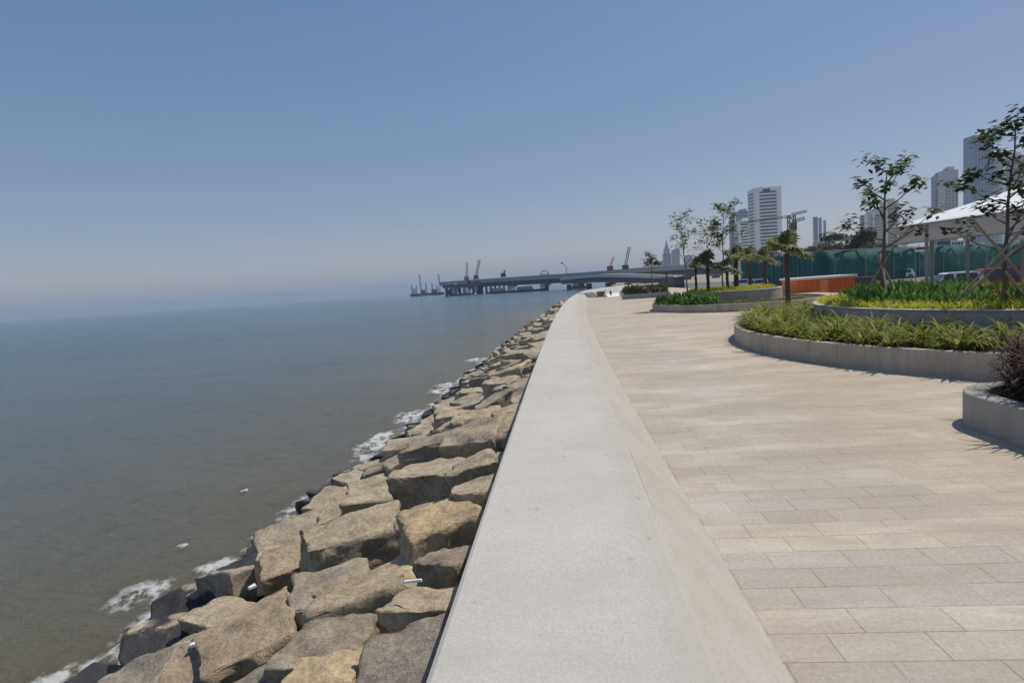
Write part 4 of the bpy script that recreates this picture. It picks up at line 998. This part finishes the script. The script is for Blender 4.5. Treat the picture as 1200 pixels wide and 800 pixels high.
def barge(lab, px, Y, L, cargo, cab=True, rz=.05, hull='navy'):
    c = at(px, 343, Y); t = thing('barge', lab, 'barge', (c.x, c.y, SEA), rz, 'barges below the bridge')
    h = L / 2; mb = MB()
    mb.add([(-h + 2, -4, -.6), (h - 2, -4, -.6), (h - 2, 4, -.6), (-h + 2, 4, -.6), (-h, -4.5, 1.6), (h, -4.5, 1.6), (h, 4.5, 1.6), (-h, 4.5, 1.6)], [(0, 3, 2, 1), (4, 5, 6, 7), (0, 1, 5, 4), (1, 2, 6, 5), (2, 3, 7, 6), (3, 0, 4, 7)])
    mb.build('hull', M[hull], t)
    if cargo:
        me = rock_mesh(int(px), (L * .55, 6.5, 5.2), .3); o = bpy.data.objects.new('cargo', me); COL.objects.link(o); o.parent = t; o.location = (-L * .1, 0, 2.4); me.materials.clear(); me.materials.append(M['cargo'])
    if cab:
        w_ = MB().box((h * .78, 0, 3.4), (L * .14, 5, 3.6)).build('wheelhouse', M['white'], t); MB().box((h * .78, -2.53, 4.2), (L * .11, .1, .9)).build('window', M['glass'], w_)
        MB().tube([(h * .78, 0, 5.2), (h * .78, 0, 9)], .14, 5).build('mast', M['steel'], t)
    return t
barge('barge heaped with pale stone moored under the bridge', 588, 500, 24, True)
barge('long barge with beige cargo and white wheelhouse in open water under the bridge', 620, 480, 28, True)
barge('small dark barge close to the shore end of the bridge', 680, 470, 16, True, False)
barge('dark barge alongside the piled jetty', 540, 540, 22, False)
# far construction vessels
def rig(lab, px, Y, L, masts, house):
    c = at(px, 343.5, Y); t = thing('crane_vessel', lab, 'vessel', (c.x, c.y, SEA), .08, 'construction vessels on the horizon'); k = Y / F
    h = L * k / 2
    MB().add([(-h * .9, -6, -1), (h * .9, -6, -1), (h * .9, 6, -1), (-h * .9, 6, -1), (-h, -7, 3 * k), (h, -7, 3 * k), (h, 7, 3 * k), (-h, 7, 3 * k)], [(0, 3, 2, 1), (4, 5, 6, 7), (0, 1, 5, 4), (1, 2, 6, 5), (2, 3, 7, 6), (3, 0, 4, 7)]).build('hull', M['navy'], t)
    for (x, w_, z) in house: MB().box((x * k, 0, (3 + z / 2) * k), (w_ * k, 6, z * k)).build('deckhouse', M['white' if z > 4 else 'hoist'], t)
    for (x, z, ln) in masts: MB().lattice((x * k, 0, 3 * k), ((x + ln) * k, 0, z * k), 1.1 * k, 8, .16 * k).build('mast', M['darkgrey'], t)
    return t
rig('hazy jack up work vessel with thin masts at the far left of the works', 492, 1000, 22, [(-9, 14, 0), (-4, 12, .5), (2, 25, -1), (8, 15, 0)], [(-5, 6, 6), (4, 5, 4)])
rig('hazy crane barge with a single tall mast left of the jetty', 512, 950, 18, [(-5, 14, 0), (5, 25, -1.5), (0, 12, 1)], [(-3, 6, 4), (3, 5, 6)])
def crawler(lab, px, base, top, Y, dx, mm, w_=1.6):
    a = at(px, base, Y); b = at(px + dx, top, Y) - a
    t = thing('crawler_crane', lab, 'crane', a, 0, 'cranes working on the bridge')
    MB().box((0, 0, .5), (4.5, 4, 1.0)).build('track', M['black'], t); MB().box((0, 0, 2.3), (4.2, 3.4, 2.6)).build('cab', M[mm], t)
    MB().lattice((0, 0, 2.5), b, w_, 12, w_ * .1).build('boom', M[mm], t); return t
zt = lambda px, Y: None
crawler('tall pale crane on the jetty at the left', 547, 328, 308, 560, .5, 'grey', 1.5)
crawler('reddish crane with its boom tilted right on the jetty', 558, 327, 304.5, 556, 4, 'hoist', 1.8)
crawler('small dark crane squatting on the bridge deck right of the reddish one', 590, 324.5, 316.5, 540, 2, 'darkgrey', 1.2)
crawler('tall dark crane leaning right at the shore end of the bridge', 733, 316.5, 289.5, 425, 4.5, 'darkgrey', 1.5)
crawler('hazy slim crane leaning right above the bridge', 715, 317.5, 301, 435, 4, 'hoist', 1.0)
c = at(638.5, 324.5, 490); t = thing('gantry_arch', 'round arched gantry standing on the bridge deck', 'gantry', c); rr_ = 5 * 490 / F
MB().tube([(rr_ * math.cos(PI * i / 14), 0, rr_ * 1.5 * math.sin(PI * i / 14)) for i in range(15)], .35, 6).build('arch', M['darkgrey'], t)
MB().tube([(-rr_ * .85, 0, rr_ * .6), (rr_ * .85, 0, rr_ * .6)], .25, 5).build('cross_beam', M['darkgrey'], t)
c = at(664, 320, 470); t = thing('lamp_post', 'tall curved lamp post on the bridge', 'lamp post', c); k = 470 / F
MB().tube([(0, 0, -2 * k), (0, 0, 6 * k), (-2 * k, 0, 10 * k), (-4 * k, 0, 12 * k)], [.28, .25, .2, .18], 6).build('post', M['darkgrey'], t); MB().box((-4.8 * k, 0, 12 * k), (2.4 * k, 1, 1.6 * k)).build('lamp_head', M['darkgrey'], t)

# ------------------------------------------------------------------ small things
litter('wood_stick', 'short white stick lying on the boulders by the wall', 'stick', 487, 717, (.12, .016, .014), -.3, lift=.16)
litter('plastic_scrap', 'crumpled white plastic scrap on rocks near the black wet boulder', 'litter', 297, 701, (.08, .045, .03), .6, lift=.12)
litter('paper_scrap', 'tiny white paper scrap on the front rocks above the foam', 'litter', 229, 778, (.04, .05, .03), .2, lift=.16)
litter('floating_bottle', 'small white plastic bottle floating on the open water', 'litter', 286, 575, (.16, .07, .05), .4, z=SEA + .05)

# ------------------------------------------------------------------ haze
m = bpy.data.materials.new('haze_air'); m.use_nodes = True; nt = m.node_tree; nt.nodes.clear()
pv = nt.nodes.new('ShaderNodeVolumePrincipled'); pv.inputs['Color'].default_value = (0.50, 0.60, 0.77, 1); pv.inputs['Density'].default_value = 0.00022; pv.inputs['Anisotropy'].default_value = 0.0
ou = nt.nodes.new('ShaderNodeOutputMaterial'); nt.links.new(pv.outputs[0], ou.inputs['Volume'])
o = MB().box((0, 6500, 78), (28400, 14400, 172)).build('haze', m); o['kind'] = 'stuff'; o['label'] = 'pale coastal haze over the sea and the city'
